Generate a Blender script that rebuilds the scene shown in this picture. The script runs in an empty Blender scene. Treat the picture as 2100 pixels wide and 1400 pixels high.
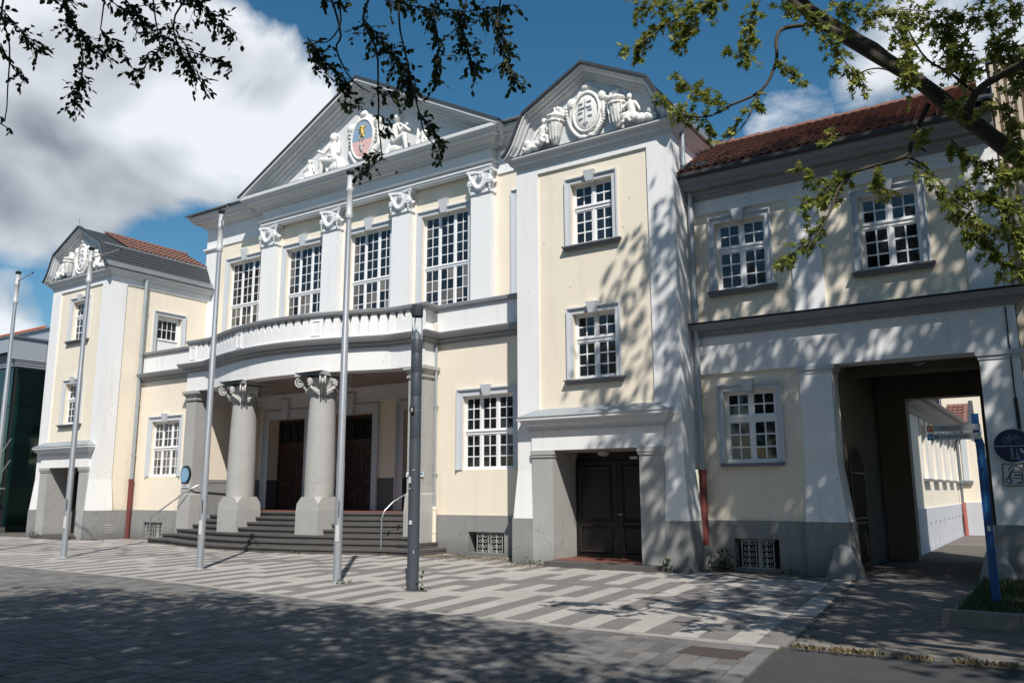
import bpy, bmesh, math, random
from mathutils import Vector, Matrix
random.seed(7)
R = math.radians
scene = bpy.context.scene
COL = scene.collection

# ---------------------------------------------------------------- camera, sky, sun, exposure
cam_d = bpy.data.cameras.new('camera'); cam = bpy.data.objects.new('camera', cam_d); COL.objects.link(cam)
cf = Vector((-0.54466156, 0.8191848, 0.1796665)); cr = Vector((0.83238807, 0.55418285, -0.00338615)); cu = Vector((0.10234198, -0.14770794, 0.98372175))
M = Matrix((cr, cu, -cf)).transposed().to_4x4(); M.translation = Vector((-0.0999, -16.7256, 1.65))
cam.matrix_world = M
cam_d.sensor_width = 36; cam_d.lens = 36 * 1683.6 / 2100; cam_d.clip_end = 3000
scene.camera = cam
scene.view_settings.view_transform = 'Standard'; scene.view_settings.look = 'None'
scene.view_settings.exposure = 0.15; scene.view_settings.gamma = 1; scene.view_settings.use_curve_mapping = False
SUN = Vector((0.424, -0.482, 0.766)).normalized()
sun_el = math.asin(SUN.z)
sd = bpy.data.lights.new('sun', 'SUN'); sun = bpy.data.objects.new('sun', sd); COL.objects.link(sun)
sd.energy = 5.0; sd.angle = R(0.5); sd.color = (1.0, 0.955, 0.89)
sun.rotation_euler = SUN.to_track_quat('Z', 'Y').to_euler()

W = bpy.data.worlds.new('World'); scene.world = W; W.use_nodes = True
nt = W.node_tree; nt.nodes.clear(); L = nt.links.new
def N(t, tree=None, **kw):
    n = (tree or nt).nodes.new(t)
    for k, v in kw.items():
        if k.startswith('i_'):
            n.inputs[k[2:].replace('_', ' ')].default_value = v
        else: setattr(n, k, v)
    return n
out = N('ShaderNodeOutputWorld'); bg = N('ShaderNodeBackground')
sky = N('ShaderNodeTexSky', sky_type='NISHITA', sun_disc=False, sun_elevation=sun_el, sun_rotation=math.atan2(SUN.x, SUN.y),
        altitude=100, air_density=1.0, dust_density=0.6, ozone_density=2.2)
tc = N('ShaderNodeTexCoord')
# clouds: fractal noise on the view direction, gathered in a few banks
mp = N('ShaderNodeMapping'); mp.inputs['Scale'].default_value = (1.2, 1.2, 1.6); L(tc.outputs['Generated'], mp.inputs[0])
n1 = N('ShaderNodeTexNoise'); n1.inputs['Scale'].default_value = 3.6; n1.inputs['Detail'].default_value = 12; n1.inputs['Roughness'].default_value = 0.56; n1.inputs['Distortion'].default_value = 0.25
L(mp.outputs[0], n1.inputs['Vector'])
def math_n(op, a, b=None, c=None, clamp=False):
    m = N('ShaderNodeMath', operation=op); m.use_clamp = clamp
    for i, v in enumerate((a, b, c)):
        if v is None: continue
        if isinstance(v, (int, float)): m.inputs[i].default_value = v
        else: L(v, m.inputs[i])
    return m.outputs[0]
nrm = N('ShaderNodeVectorMath', operation='NORMALIZE'); L(tc.outputs['Generated'], nrm.inputs[0])
def bank(d, inner, outer):
    v = Vector(d).normalized()
    dt = N('ShaderNodeVectorMath', operation='DOT_PRODUCT'); L(nrm.outputs[0], dt.inputs[0]); dt.inputs[1].default_value = v
    mr = N('ShaderNodeMapRange', interpolation_type='SMOOTHSTEP'); L(dt.outputs['Value'], mr.inputs[0])
    mr.inputs[1].default_value = math.cos(R(outer)); mr.inputs[2].default_value = math.cos(R(inner)); return mr.outputs[0]
cb = [bank((-0.848, 0.369, 0.381), 5, 13), bank((-0.793, 0.446, 0.415), 4, 11), bank((-0.748, 0.513, 0.422), 3, 9.5), bank((-0.71, 0.558, 0.43), 1, 7.5), bank((-0.848, 0.40, 0.348), 1.5, 7), bank((-0.90, 0.2, 0.42), 6, 18)]
b1 = cb[0]
for q in cb[1:]: b1 = math_n('MAXIMUM', b1, q)
b2 = b1
b3 = bank((-0.21, 0.895, 0.40), 0.5, 5)
b4 = bank((-0.05, 0.91, 0.41), 3, 11)
b5 = bank((-0.90, 0.395, 0.185), 1.2, 4.2)
n0 = N('ShaderNodeTexNoise'); n0.inputs['Scale'].default_value = 1.3; n0.inputs['Detail'].default_value = 2; L(mp.outputs[0], n0.inputs['Vector'])
far = math_n('MULTIPLY', math_n('SUBTRACT', n0.outputs[0], 0.55), 1.8, clamp=True)
sep = N('ShaderNodeSeparateXYZ'); L(nrm.outputs[0], sep.inputs[0])
# the scattered clouds of the rest of the sky (everything outside the clear patch ahead)
clear = bank((-0.45, 0.74, 0.45), 22, 40)
far = math_n('MULTIPLY', far, math_n('SUBTRACT', 1.0, clear))
cov = math_n('MAXIMUM', math_n('MAXIMUM', math_n('MAXIMUM', b1, math_n('MULTIPLY', b2, 0.95)), math_n('MAXIMUM', math_n('MULTIPLY', b3, 0.6), math_n('MULTIPLY', b4, 0.72))), math_n('MAXIMUM', far, math_n('MULTIPLY', b5, 0.9)))
thr = math_n('SUBTRACT', 0.74, math_n('MULTIPLY', cov, 0.46))
dens = math_n('DIVIDE', math_n('SUBTRACT', n1.outputs[0], thr), 0.14, clamp=True)
dens = math_n('SMOOTH_MIN', dens, 1.0, 0.2)
# self shading: compare with the density a little nearer the sun
off = N('ShaderNodeVectorMath', operation='ADD'); L(mp.outputs[0], off.inputs[0]); off.inputs[1].default_value = (0.03, -0.015, 0.075)
n3 = N('ShaderNodeTexNoise'); n3.inputs['Scale'].default_value = 3.6; n3.inputs['Detail'].default_value = 3.5; n3.inputs['Roughness'].default_value = 0.5; n3.inputs['Distortion'].default_value = 0.25; L(mp.outputs[0], n3.inputs['Vector'])
n2 = N('ShaderNodeTexNoise'); n2.inputs['Scale'].default_value = 3.6; n2.inputs['Detail'].default_value = 3.5; n2.inputs['Roughness'].default_value = 0.5; n2.inputs['Distortion'].default_value = 0.25
L(off.outputs[0], n2.inputs['Vector'])
lit = math_n('MULTIPLY', math_n('SUBTRACT', n3.outputs[0], n2.outputs[0]), 3.0)
core = math_n('MULTIPLY', math_n('SUBTRACT', n3.outputs[0], thr), 0.5)
core2 = math_n('MULTIPLY', bank((-0.855, 0.41, 0.315), 0.5, 9.5), 0.28)
br = math_n('SUBTRACT', math_n('SUBTRACT', math_n('ADD', 0.98, lit), core), core2)
br = math_n('MAXIMUM', math_n('MINIMUM', br, 1.1), 0.0)
ccol = N('ShaderNodeMix', data_type='RGBA'); L(br, ccol.inputs[0]); ccol.inputs[6].default_value = (2.8, 3.5, 4.3, 1); ccol.inputs[7].default_value = (16.5, 17.2, 18.0, 1)
mixs = N('ShaderNodeMix', data_type='RGBA'); L(math_n('MULTIPLY', dens, 0.96), mixs.inputs[0])
hs = N('ShaderNodeHueSaturation'); hs.inputs['Saturation'].default_value = 1.30; hs.inputs['Hue'].default_value = 0.486; hs.inputs['Value'].default_value = 1.8; L(sky.outputs[0], hs.inputs['Color'])
L(hs.outputs[0], mixs.inputs[6]); L(ccol.outputs[2], mixs.inputs[7]); L(mixs.outputs[2], bg.inputs[0]); bg.inputs[1].default_value = 0.05
L(bg.outputs[0], out.inputs[0])

# ---------------------------------------------------------------- materials
MATS = {}
def mat(name, col, rough=0.8, var=0.08, scale=3.0, bump=0.0, bscale=60, streak=0.0, spots=0.0, metal=0.0, spec=0.5, rnd=0.0, trans=0.0, ior=1.45, blotch=0.0, low_dirt=0.0, cracks=0.0):
    """procedural surface: colour noise, fine relief, rain streaks, specks, a random tint per object"""
    m = bpy.data.materials.new(name); m.use_nodes = True; t = m.node_tree; MATS[name] = m
    b = t.nodes['Principled BSDF']; b.inputs['Roughness'].default_value = rough; b.inputs['Metallic'].default_value = metal
    b.inputs['Specular IOR Level'].default_value = spec; b.inputs['IOR'].default_value = ior; b.inputs['Transmission Weight'].default_value = trans
    g = N('ShaderNodeNewGeometry', t)
    def noise(sc, det=5, vec=None, r=0.55):
        n = N('ShaderNodeTexNoise', t); n.inputs['Scale'].default_value = sc; n.inputs['Detail'].default_value = det; n.inputs['Roughness'].default_value = r
        t.links.new(vec or g.outputs['Position'], n.inputs['Vector']); return n.outputs[0]
    def mm(op, a, b_=None, clamp=False):
        q = N('ShaderNodeMath', t, operation=op); q.use_clamp = clamp
        for i, v in enumerate((a, b_)):
            if v is None: continue
            if isinstance(v, (int, float)): q.inputs[i].default_value = v
            else: t.links.new(v, q.inputs[i])
        return q.outputs[0]
    f = mm('ADD', 1 - var * 1.1, mm('MULTIPLY', noise(scale), var * 2.2))
    f = mm('MULTIPLY', f, mm('ADD', 1 - var * .5, mm('MULTIPLY', noise(scale * 14, 3), var)))
    if streak:
        mp_ = N('ShaderNodeMapping', t); mp_.inputs['Scale'].default_value = (4.5, 4.5, 0.32); t.links.new(g.outputs['Position'], mp_.inputs[0])
        s_ = mm('MULTIPLY', mm('SUBTRACT', noise(1.0, 6, mp_.outputs[0], .65), 0.52, ), 3.2, True)
        f = mm('MULTIPLY', f, mm('SUBTRACT', 1.0, mm('MULTIPLY', s_, streak)))
    if blotch: f = mm('MULTIPLY', f, mm('SUBTRACT', 1.0 + blotch * .5, mm('MULTIPLY', noise(.55, 6, None, .65), blotch)))
    if low_dirt:   # splash dirt near the pavement
        sx = N('ShaderNodeSeparateXYZ', t); t.links.new(g.outputs['Position'], sx.inputs[0])
        z_ = mm('SUBTRACT', 1.0, mm('DIVIDE', sx.outputs[2], mm('ADD', 0.12, mm('MULTIPLY', noise(2.2), 0.7))), True)
        f = mm('MULTIPLY', f, mm('SUBTRACT', 1.0, mm('MULTIPLY', z_, low_dirt)))
    if spots:
        v_ = N('ShaderNodeTexVoronoi', t); v_.inputs['Scale'].default_value = 2.1; t.links.new(g.outputs['Position'], v_.inputs['Vector'])
        s_ = mm('LESS_THAN', v_.outputs['Distance'], 0.06)
        f = mm('MULTIPLY', f, mm('SUBTRACT', 1.0, mm('MULTIPLY', s_, spots)))
    if cracks:
        v_ = N('ShaderNodeTexVoronoi', t, feature='DISTANCE_TO_EDGE'); v_.inputs['Scale'].default_value = 1.5
        wv = N('ShaderNodeVectorMath', t, operation='MULTIPLY_ADD'); nn = N('ShaderNodeTexNoise', t); nn.inputs['Scale'].default_value = 5; t.links.new(g.outputs['Position'], nn.inputs['Vector'])
        t.links.new(nn.outputs['Color'], wv.inputs[0]); wv.inputs[1].default_value = (.35, .35, .35); t.links.new(g.outputs['Position'], wv.inputs[2]); t.links.new(wv.outputs[0], v_.inputs['Vector'])
        s_ = mm('MULTIPLY', mm('LESS_THAN', v_.outputs['Distance'], 0.008), mm('GREATER_THAN', noise(0.9, 2), 0.55))
        f = mm('MULTIPLY', f, mm('SUBTRACT', 1.0, mm('MULTIPLY', s_, cracks)))
    if rnd:
        oi = N('ShaderNodeObjectInfo', t); f = mm('MULTIPLY', f, mm('ADD', 1 - rnd, mm('MULTIPLY', oi.outputs['Random'], 2 * rnd)))
    vm = N('ShaderNodeVectorMath', t, operation='SCALE'); vm.inputs[0].default_value = col[:3]; t.links.new(f, vm.inputs['Scale']); t.links.new(vm.outputs[0], b.inputs['Base Color'])
    if bump:
        bp = N('ShaderNodeBump', t); bp.inputs['Strength'].default_value = 0.6; bp.inputs['Distance'].default_value = bump
        t.links.new(noise(bscale, 4), bp.inputs['Height']); t.links.new(bp.outputs[0], b.inputs['Normal'])
    return m
WHITE = mat('white_plaster', (.785, .778, .768), .85, .05, 0.9, .004, 50, streak=.16, spots=.25)
CREAM = mat('cream_plaster', (.80, .715, .585), .9, .065, 0.8, .005, 55, streak=.12, spots=.3)
TRIM = mat('light_grey_paint', (.55, .575, .60), .75, .06, 2.0, .002, 60, streak=.05)
CORN = mat('cornice_grey_paint', (.62, .625, .63), .75, .07, 1.6, .003, 60, streak=.03)
CORND = mat('dark_grey_paint', (.275, .28, .285), .75, .12, 1.6, .003, 60, streak=.12)
SILLM = mat('sill_grey_paint', (.17, .18, .19), .7, .12, 2, .003, 60)
PLINTH = mat('plinth_render', (.25, .25, .245), .9, .12, .9, .006, 90, streak=.2, low_dirt=.35, cracks=.45)
STONE = mat('column_concrete', (.37, .365, .35), .92, .10, 1.5, .006, 90, streak=.12, low_dirt=.2, cracks=.3)
CAPST = mat('capital_stone', (.46, .45, .43), .9, .14, 6, .004, 80)
RELIEF = mat('relief_plaster', (.78, .76, .72), .85, .10, 5, .003, 70)
TYMP = mat('tympanum_plaster', (.64, .65, .66), .85, .05, 2, .002, 60)
BASALT = mat('basalt_step', (.085, .08, .077), .8, .25, 2.5, .006, 80)
REDTILE = mat('red_threshold_tile', (.17, .065, .05), .7, .2, 6)
ZINC = mat('zinc_sheet', (.40, .44, .46), .5, .12, 2, .001, 20, metal=.5)
ZINCD = mat('dark_zinc', (.17, .20, .215), .5, .2, 2, metal=.4)
REDPIPE = mat('red_iron_pipe', (.15, .038, .032), .55, .15, 8)
WINW = mat('white_window_paint', (.80, .80, .80), .5, .03, 4)
TILE = mat('red_roof_tile', (.195, .10, .078), .75, .35, 9, .004, 50)
SLATE = mat('slate_roof', (.045, .05, .055), .6, .35, 10, .003, 40)
IRON = mat('wrought_iron', (.02, .02, .02), .6, .2, 20)
WIRON = mat('white_iron_grille', (.42, .42, .41), .6, .15, 20)
STEEL = mat('brushed_steel', (.55, .56, .57), .32, .05, 10, metal=.9)
ALU = mat('flagpole_aluminium', (.42, .44, .47), .42, .06, 6, metal=.55)
LAMPM = mat('lamp_anthracite', (.055, .065, .08), .45, .08, 5)
DARKWOOD = mat('black_brown_door', (.008, .007, .0065), .5, .3, 8)
BROWNWOOD = mat('brown_wood_door', (.045, .018, .013), .5, .3, 8)
BARK = mat('bark', (.06, .05, .038), .9, .5, 14, .02, 30)
TWIG = mat('twig_bark', (.055, .042, .03), .85, .4, 20)
BLUE = mat('blue_enamel', (.010, .070, .24), .4, .06, 5)
DKBLUE = mat('traffic_blue', (.004, .014, .062), .35, .06, 5)
SIGNW = mat('white_sign_sheet', (.72, .72, .72), .45, .05, 5)
SIGNG = mat('grey_sign_sheet', (.50, .51, .52), .45, .05, 5)
ORANGE = mat('orange_sign_sheet', (.60, .17, .04), .5, .05, 5)
SKYBL = mat('light_blue_sheet', (.03, .22, .44), .5, .05, 5)
BLACK = mat('black_paint', (.015, .015, .015), .5, .05, 5)
GOLD = mat('gilding', (.70, .46, .10), .4, .15, 12, metal=.4)
SILVER = mat('silvered_relief', (.5, .5, .5), .5, .1, 12)
COATBLUE = mat('coat_blue_paint', (.25, .36, .50), .7, .1, 5)
COATPINK = mat('coat_pink_paint', (.70, .45, .42), .7, .08, 5)
PLAQUE = mat('plaque_blue', (.16, .36, .55), .4, .1, 9)
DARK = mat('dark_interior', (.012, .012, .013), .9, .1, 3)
BOUNCECEIL = mat('soffit_plaster', (.33, .27, .24), .9, .06, 2)  # white soffit plaster with shade and brown floor bounce put into its colour
FASC = mat('grey_cladding_panel', (.42, .45, .49), .5, .05, 2, metal=.3)
ORTILE = mat('orange_roof_tile', (.40, .12, .055), .8, .25, 9)
CONCR = mat('concrete_kerb', (.19, .185, .17), .9, .15, 5, .005, 70)
SLABL = mat('light_paving_slab', (.34, .315, .29), .9, .16, 7, .006, 110, blotch=.5, spots=.25, rnd=.05)
SLABD = mat('dark_paving_slab', (.16, .148, .142), .9, .14, 7, .006, 110, blotch=.5, spots=.25, rnd=.05)
PAVER = mat('grey_paver', (.13, .127, .124), .9, .16, 6, .006, 110, blotch=.5, spots=.25, rnd=.30)
PAVERW = mat('warm_paver', (.16, .145, .13), .9, .16, 6, .006, 110, rnd=.12)
EDGES = mat('pale_edging_stone', (.28, .26, .24), .9, .15, 6, .005, 90, rnd=.1)
JOINT = mat('joint_sand', (.10, .09, .075), .95, .3, 4, .004, 60)
ASPH = mat('asphalt', (.045, .045, .046), .9, .22, 3, .006, 160, blotch=.4)
SOIL = mat('soil', (.05, .04, .03), .95, .4, 5, .02, 30)
DRAIN = mat('rusty_drain_cover', (.055, .042, .038), .85, .35, 30, .01, 90)
def glassy(name, col, rough=.04, ior=1.65, rnd=.6, wav=.009):
    m = mat(name, col, rough, .2, 2, rnd=rnd, spec=.5, ior=ior); t = m.node_tree; b = t.nodes['Principled BSDF']
    g = N('ShaderNodeNewGeometry', t); n = N('ShaderNodeTexNoise', t); n.inputs['Scale'].default_value = 1.1; n.inputs['Detail'].default_value = 1
    t.links.new(g.outputs['Position'], n.inputs['Vector']); bp = N('ShaderNodeBump', t); bp.inputs['Distance'].default_value = wav; bp.inputs['Strength'].default_value = 1
    t.links.new(n.outputs[0], bp.inputs['Height']); t.links.new(bp.outputs[0], b.inputs['Normal']); return m
GLASS = glassy('window_glass', (.012, .014, .018))
GLASSC = glassy('curtained_glass', (.13, .115, .10))
GLASSM = glassy('curtain_wall_glass', (.30, .62, .58), ior=1.5, rnd=.2, wav=.006)
GLASSM.node_tree.nodes['Principled BSDF'].inputs['Transmission Weight'].default_value = 1.0
def leafmat(name, c1, c2, tr=.35):
    m = bpy.data.materials.new(name); m.use_nodes = True; t = m.node_tree; t.nodes.clear()
    o = N('ShaderNodeOutputMaterial', t); at = N('ShaderNodeAttribute', t, attribute_name='tint')
    mx = N('ShaderNodeMix', t, data_type='RGBA'); mx.inputs[6].default_value = (*c1, 1); mx.inputs[7].default_value = (*c2, 1); t.links.new(at.outputs['Fac'], mx.inputs[0])
    b = N('ShaderNodeBsdfPrincipled', t); b.inputs['Roughness'].default_value = .5; b.inputs['Specular IOR Level'].default_value = .3; t.links.new(mx.outputs[2], b.inputs['Base Color'])
    tr_ = N('ShaderNodeBsdfTranslucent', t); t.links.new(mx.outputs[2], tr_.inputs[0]); ms = N('ShaderNodeMixShader', t); ms.inputs[0].default_value = tr
    t.links.new(b.outputs[0], ms.inputs[1]); t.links.new(tr_.outputs[0], ms.inputs[2]); t.links.new(ms.outputs[0], o.inputs[0]); return m
MAPLE = leafmat('maple_leaf', (.10, .15, .03), (.40, .40, .09), .45)
MAPLET = leafmat('maple_leaf_tip', (.10, .14, .02), (.30, .30, .05))
ELM = leafmat('elm_leaf', (.035, .055, .018), (.07, .10, .03), .3)
GRASS = leafmat('grass_blade', (.022, .045, .010), (.065, .095, .022))
DRY = leafmat('dry_litter', (.09, .065, .035), (.22, .17, .08), .1)

# ---------------------------------------------------------------- mesh helpers
class F:
    """a wall frame: local x runs right along the wall, y into it, z up"""
    def __init__(s, ox=0, oy=0, oz=0, deg=0): s.m = Matrix.Translation((ox, oy, oz)) @ Matrix.Rotation(R(deg), 4, 'Z')
    def __call__(s, p): return s.m @ Vector(p)
ID = F()
def F_off(fr, x, y, z=0, deg=0):
    g = F(); g.m = fr.m @ Matrix.Translation((x, y, z)) @ Matrix.Rotation(R(deg), 4, 'Z'); return g
class MB:
    def __init__(s, fr=None): s.v = []; s.f = []; s.fr = fr or ID; s.sm = False
    def add(s, vs, fs):
        o = len(s.v); s.v += [s.fr(v) for v in vs]; s.f += [tuple(i + o for i in f) for f in fs]; return s
    def box(s, x0, x1, y0, y1, z0, z1):
        v = [(x, y, z) for z in (z0, z1) for y in (y0, y1) for x in (x0, x1)]
        return s.add(v, [(0, 2, 3, 1), (4, 5, 7, 6), (0, 1, 5, 4), (2, 6, 7, 3), (0, 4, 6, 2), (1, 3, 7, 5)])
    def frus(s, a, z0, b, z1):
        """box whose bottom rectangle a=(x0,x1,y0,y1) differs from its top b"""
        v = [(a[i], a[j], z0) for j in (2, 3) for i in (0, 1)] + [(b[i], b[j], z1) for j in (2, 3) for i in (0, 1)]
        return s.add(v, [(0, 2, 3, 1), (4, 5, 7, 6), (0, 1, 5, 4), (2, 6, 7, 3), (0, 4, 6, 2), (1, 3, 7, 5)])
    def prism(s, pts, y0, y1):
        """polygon (x,z) extruded in y"""
        n = len(pts); v = [(x, y0, z) for x, z in pts] + [(x, y1, z) for x, z in pts]
        return s.add(v, [tuple(range(n)), tuple(range(2 * n - 1, n - 1, -1))] + [(i, i + n, (i + 1) % n + n, (i + 1) % n) for i in range(n)])
    def slab(s, pts, z0, z1):
        n = len(pts); v = [(x, y, z0) for x, y in pts] + [(x, y, z1) for x, y in pts]
        return s.add(v, [tuple(range(n - 1, -1, -1)), tuple(range(n, 2 * n))] + [(i, (i + 1) % n, (i + 1) % n + n, i + n) for i in range(n)])
    def sweep(s, path, prof, Nn, closed=False):
        """closed profile [(out, along N)] swept along a planar path with mitred corners; out = tangent x N"""
        Nn = Vector(Nn); P = [Vector(p) for p in path]; n = len(P); k = len(prof); vs = []
        for i in range(n):
            t1 = (P[i] - P[i - 1]).normalized() if (i > 0 or closed) else None
            t2 = (P[(i + 1) % n] - P[i]).normalized() if (i < n - 1 or closed) else None
            if t1 is None: t1 = t2
            if t2 is None: t2 = t1
            a = t1.cross(Nn); b = t2.cross(Nn); m = (a + b)
            m = m / max(0.15, (1 + a.dot(b)))
            vs += [P[i] + m * o_ + Nn * h for o_, h in prof]
        fs = []
        for i in range(n if closed else n - 1):
            j = (i + 1) % n
            fs += [(i * k + q, j * k + q, j * k + (q + 1) % k, i * k + (q + 1) % k) for q in range(k)]
        if not closed: fs += [tuple(range(k)), tuple(range((n - 1) * k + k - 1, (n - 1) * k - 1, -1))]
        return s.add(vs, fs)
    def tube(s, pts, r, seg=6, r1=None):
        P = [Vector(p) for p in pts]; n = len(P); r1 = r if r1 is None else r1; vs = []; u = None
        for i in range(n):
            t = (P[min(i + 1, n - 1)] - P[max(i - 1, 0)]).normalized()
            u = (Vector((0, 0, 1)) if abs(t.z) < .9 else Vector((1, 0, 0))) if u is None else u
            u = (u - t * u.dot(t)).normalized(); w = t.cross(u); q = r[i] if isinstance(r, (list, tuple)) else r + (r1 - r) * i / max(1, n - 1)
            vs += [P[i] + (u * math.cos(2 * math.pi * a / seg) + w * math.sin(2 * math.pi * a / seg)) * q for a in range(seg)]
        fs = [(i * seg + a, i * seg + (a + 1) % seg, (i + 1) * seg + (a + 1) % seg, (i + 1) * seg + a) for i in range(n - 1) for a in range(seg)]
        fs += [tuple(range(seg - 1, -1, -1)), tuple(range((n - 1) * seg, n * seg))]
        return s.add(vs, fs)
    def lathe(s, c, prof, seg=24):
        vs = [(c[0] + r * math.cos(2 * math.pi * a / seg), c[1] + r * math.sin(2 * math.pi * a / seg), c[2] + z) for r, z in prof for a in range(seg)]
        n = len(prof); fs = [(i * seg + a, i * seg + (a + 1) % seg, (i + 1) * seg + (a + 1) % seg, (i + 1) * seg + a) for i in range(n - 1) for a in range(seg)]
        return s.add(vs, fs + [tuple(range(seg - 1, -1, -1)), tuple(range((n - 1) * seg, n * seg))])
    def ell(s, c, r, rot=0, seg=10, rings=7, ax=1):
        """ellipsoid, rot degrees about the local y axis"""
        m = Matrix.Rotation(R(rot), 3, 'Y'); vs = [Vector(c) + m @ Vector((0, 0, -r[2]))]
        for i in range(1, rings):
            a = math.pi * i / rings - math.pi / 2
            vs += [Vector(c) + m @ Vector((r[0] * math.cos(a) * math.cos(2 * math.pi * j / seg), r[1] * math.cos(a) * math.sin(2 * math.pi * j / seg), r[2] * math.sin(a))) for j in range(seg)]
        vs.append(Vector(c) + m @ Vector((0, 0, r[2]))); fs = []
        for j in range(seg):
            fs.append((0, 1 + (j + 1) % seg, 1 + j))
            for i in range(rings - 2): fs.append((1 + i * seg + j, 1 + i * seg + (j + 1) % seg, 1 + (i + 1) * seg + (j + 1) % seg, 1 + (i + 1) * seg + j))
            fs.append((len(vs) - 1, 1 + (rings - 2) * seg + j, 1 + (rings - 2) * seg + (j + 1) % seg))
        return s.add(vs, fs)
    def cap(s, a, b, ra, rb, seg=8):
        """tapered capsule"""
        a = Vector(a); b = Vector(b); s.ell(a, (ra, ra, ra), 0, seg, 5); s.ell(b, (rb, rb, rb), 0, seg, 5); return s.tube([a, b], ra, seg, rb)
    def wall(s, x0, x1, z0, z1, d, holes=()):
        """solid wall, front face at y=0, with rectangular openings"""
        xs = sorted({x0, x1, *[h[0] for h in holes], *[h[1] for h in holes]}); zs = sorted({z0, z1, *[h[2] for h in holes], *[h[3] for h in holes]})
        xs = [x for x in xs if x0 <= x <= x1]; zs = [z for z in zs if z0 <= z <= z1]
        nx, nz = len(xs) - 1, len(zs) - 1
        def solid(i, j):
            if not (0 <= i < nx and 0 <= j < nz): return False
            cx, cz = (xs[i] + xs[i + 1]) / 2, (zs[j] + zs[j + 1]) / 2
            return not any(h[0] < cx < h[1] and h[2] < cz < h[3] for h in holes)
        for i in range(nx):
            for j in range(nz):
                if not solid(i, j): continue
                a, b, c, e = xs[i], xs[i + 1], zs[j], zs[j + 1]
                s.add([(a, 0, c), (b, 0, c), (b, 0, e), (a, 0, e)], [(0, 1, 2, 3)]); s.add([(a, d, c), (b, d, c), (b, d, e), (a, d, e)], [(3, 2, 1, 0)])
                if not solid(i - 1, j): s.add([(a, 0, c), (a, d, c), (a, d, e), (a, 0, e)], [(3, 2, 1, 0)])
                if not solid(i + 1, j): s.add([(b, 0, c), (b, d, c), (b, d, e), (b, 0, e)], [(0, 1, 2, 3)])
                if not solid(i, j - 1): s.add([(a, 0, c), (b, 0, c), (b, d, c), (a, d, c)], [(3, 2, 1, 0)])
                if not solid(i, j + 1): s.add([(a, 0, e), (b, 0, e), (b, d, e), (a, d, e)], [(0, 1, 2, 3)])
        return s
def wpos(o):
    p = Vector((0, 0, 0))
    while o: p = p + o.location; o = o.parent
    return p
def obj(name, mb, m, parent=None, smooth=None, label=None, stuff=False, recalc=True):
    """links one mesh object whose origin sits at the foot of its bounds"""
    vs = mb.v
    lo = [min(v[i] for v in vs) for i in range(3)]; hi = [max(v[i] for v in vs) for i in range(3)]
    c = Vector(((lo[0] + hi[0]) / 2, (lo[1] + hi[1]) / 2, lo[2]))
    me = bpy.data.meshes.new(name); me.from_pydata([v - c for v in vs], [], mb.f)
    for q in (m if isinstance(m, (list, tuple)) else [m]): me.materials.append(q)
    if recalc:
        bm = bmesh.new(); bm.from_mesh(me); bmesh.ops.recalc_face_normals(bm, faces=bm.faces); bm.to_mesh(me); bm.free()
    if smooth is not None:
        me.polygons.foreach_set('use_smooth', [True] * len(me.polygons)); me.set_sharp_from_angle(angle=R(smooth))
    o = bpy.data.objects.new(name, me); COL.objects.link(o)
    o.location = c - (wpos(parent) if parent else Vector((0, 0, 0))); o.parent = parent
    if label: o['label'] = label
    if stuff: o['kind'] = 'stuff'
    return o
def like(src, name, wp, parent):
    """another object on the same mesh, at world point wp"""
    o = bpy.data.objects.new(name, src.data); COL.objects.link(o); o.parent = parent; o.location = Vector(wp) - (wpos(parent) if parent else Vector((0, 0, 0))); return o
def tag(o, label, cat, group=None):
    o['label'] = label; o['category'] = cat
    if group: o['group'] = group
    return o
def thing(name, loc, label, cat, group=None):
    o = bpy.data.objects.new(name, None); COL.objects.link(o); o.location = loc; o.empty_display_size = .3; return tag(o, label, cat, group)
def struct(name, mb, m, **k):
    o = obj(name, mb, m, **k); o['kind'] = 'structure'; return o
def voxel(name, mb, m, parent, vox, fac=.45, it=1, **k):
    vox *= .82
    """fuses overlapping solids into one continuous modelled surface"""
    o = obj(name, mb, m, parent, **k)
    r = o.modifiers.new('r', 'REMESH'); r.mode = 'VOXEL'; r.voxel_size = vox; r.use_smooth_shade = True
    s_ = o.modifiers.new('s', 'SMOOTH'); s_.factor = fac; s_.iterations = it
    dg = bpy.context.evaluated_depsgraph_get(); me = bpy.data.meshes.new_from_object(o.evaluated_get(dg)); o.modifiers.clear(); old = o.data; o.data = me; bpy.data.meshes.remove(old)
    if not me.materials: me.materials.append(m)
    return o
def word(txt, size, m, fr, x, y, z, parent, name='lettering', rot=0, align='LEFT'):
    c = bpy.data.curves.new(name, 'FONT'); c.body = txt; c.size = size; c.extrude = .001; c.align_x = align
    t = bpy.data.objects.new(name, c); COL.objects.link(t); dg = bpy.context.evaluated_depsgraph_get(); dg.update()
    me = bpy.data.meshes.new_from_object(t.evaluated_get(dg)); bpy.data.objects.remove(t); me.materials.append(m)
    T = fr.m @ Matrix.Translation((x, y, z)) @ Matrix.Rotation(R(90), 4, 'X') @ Matrix.Rotation(R(rot), 4, 'Z'); me.transform(T)
    c0 = Vector(me.vertices[0].co) if me.vertices else Vector(); me.transform(Matrix.Translation(-c0))
    o = bpy.data.objects.new(name, me); COL.objects.link(o); o.parent = parent; o.location = c0 - (wpos(parent) if parent else Vector()); return o

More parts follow.
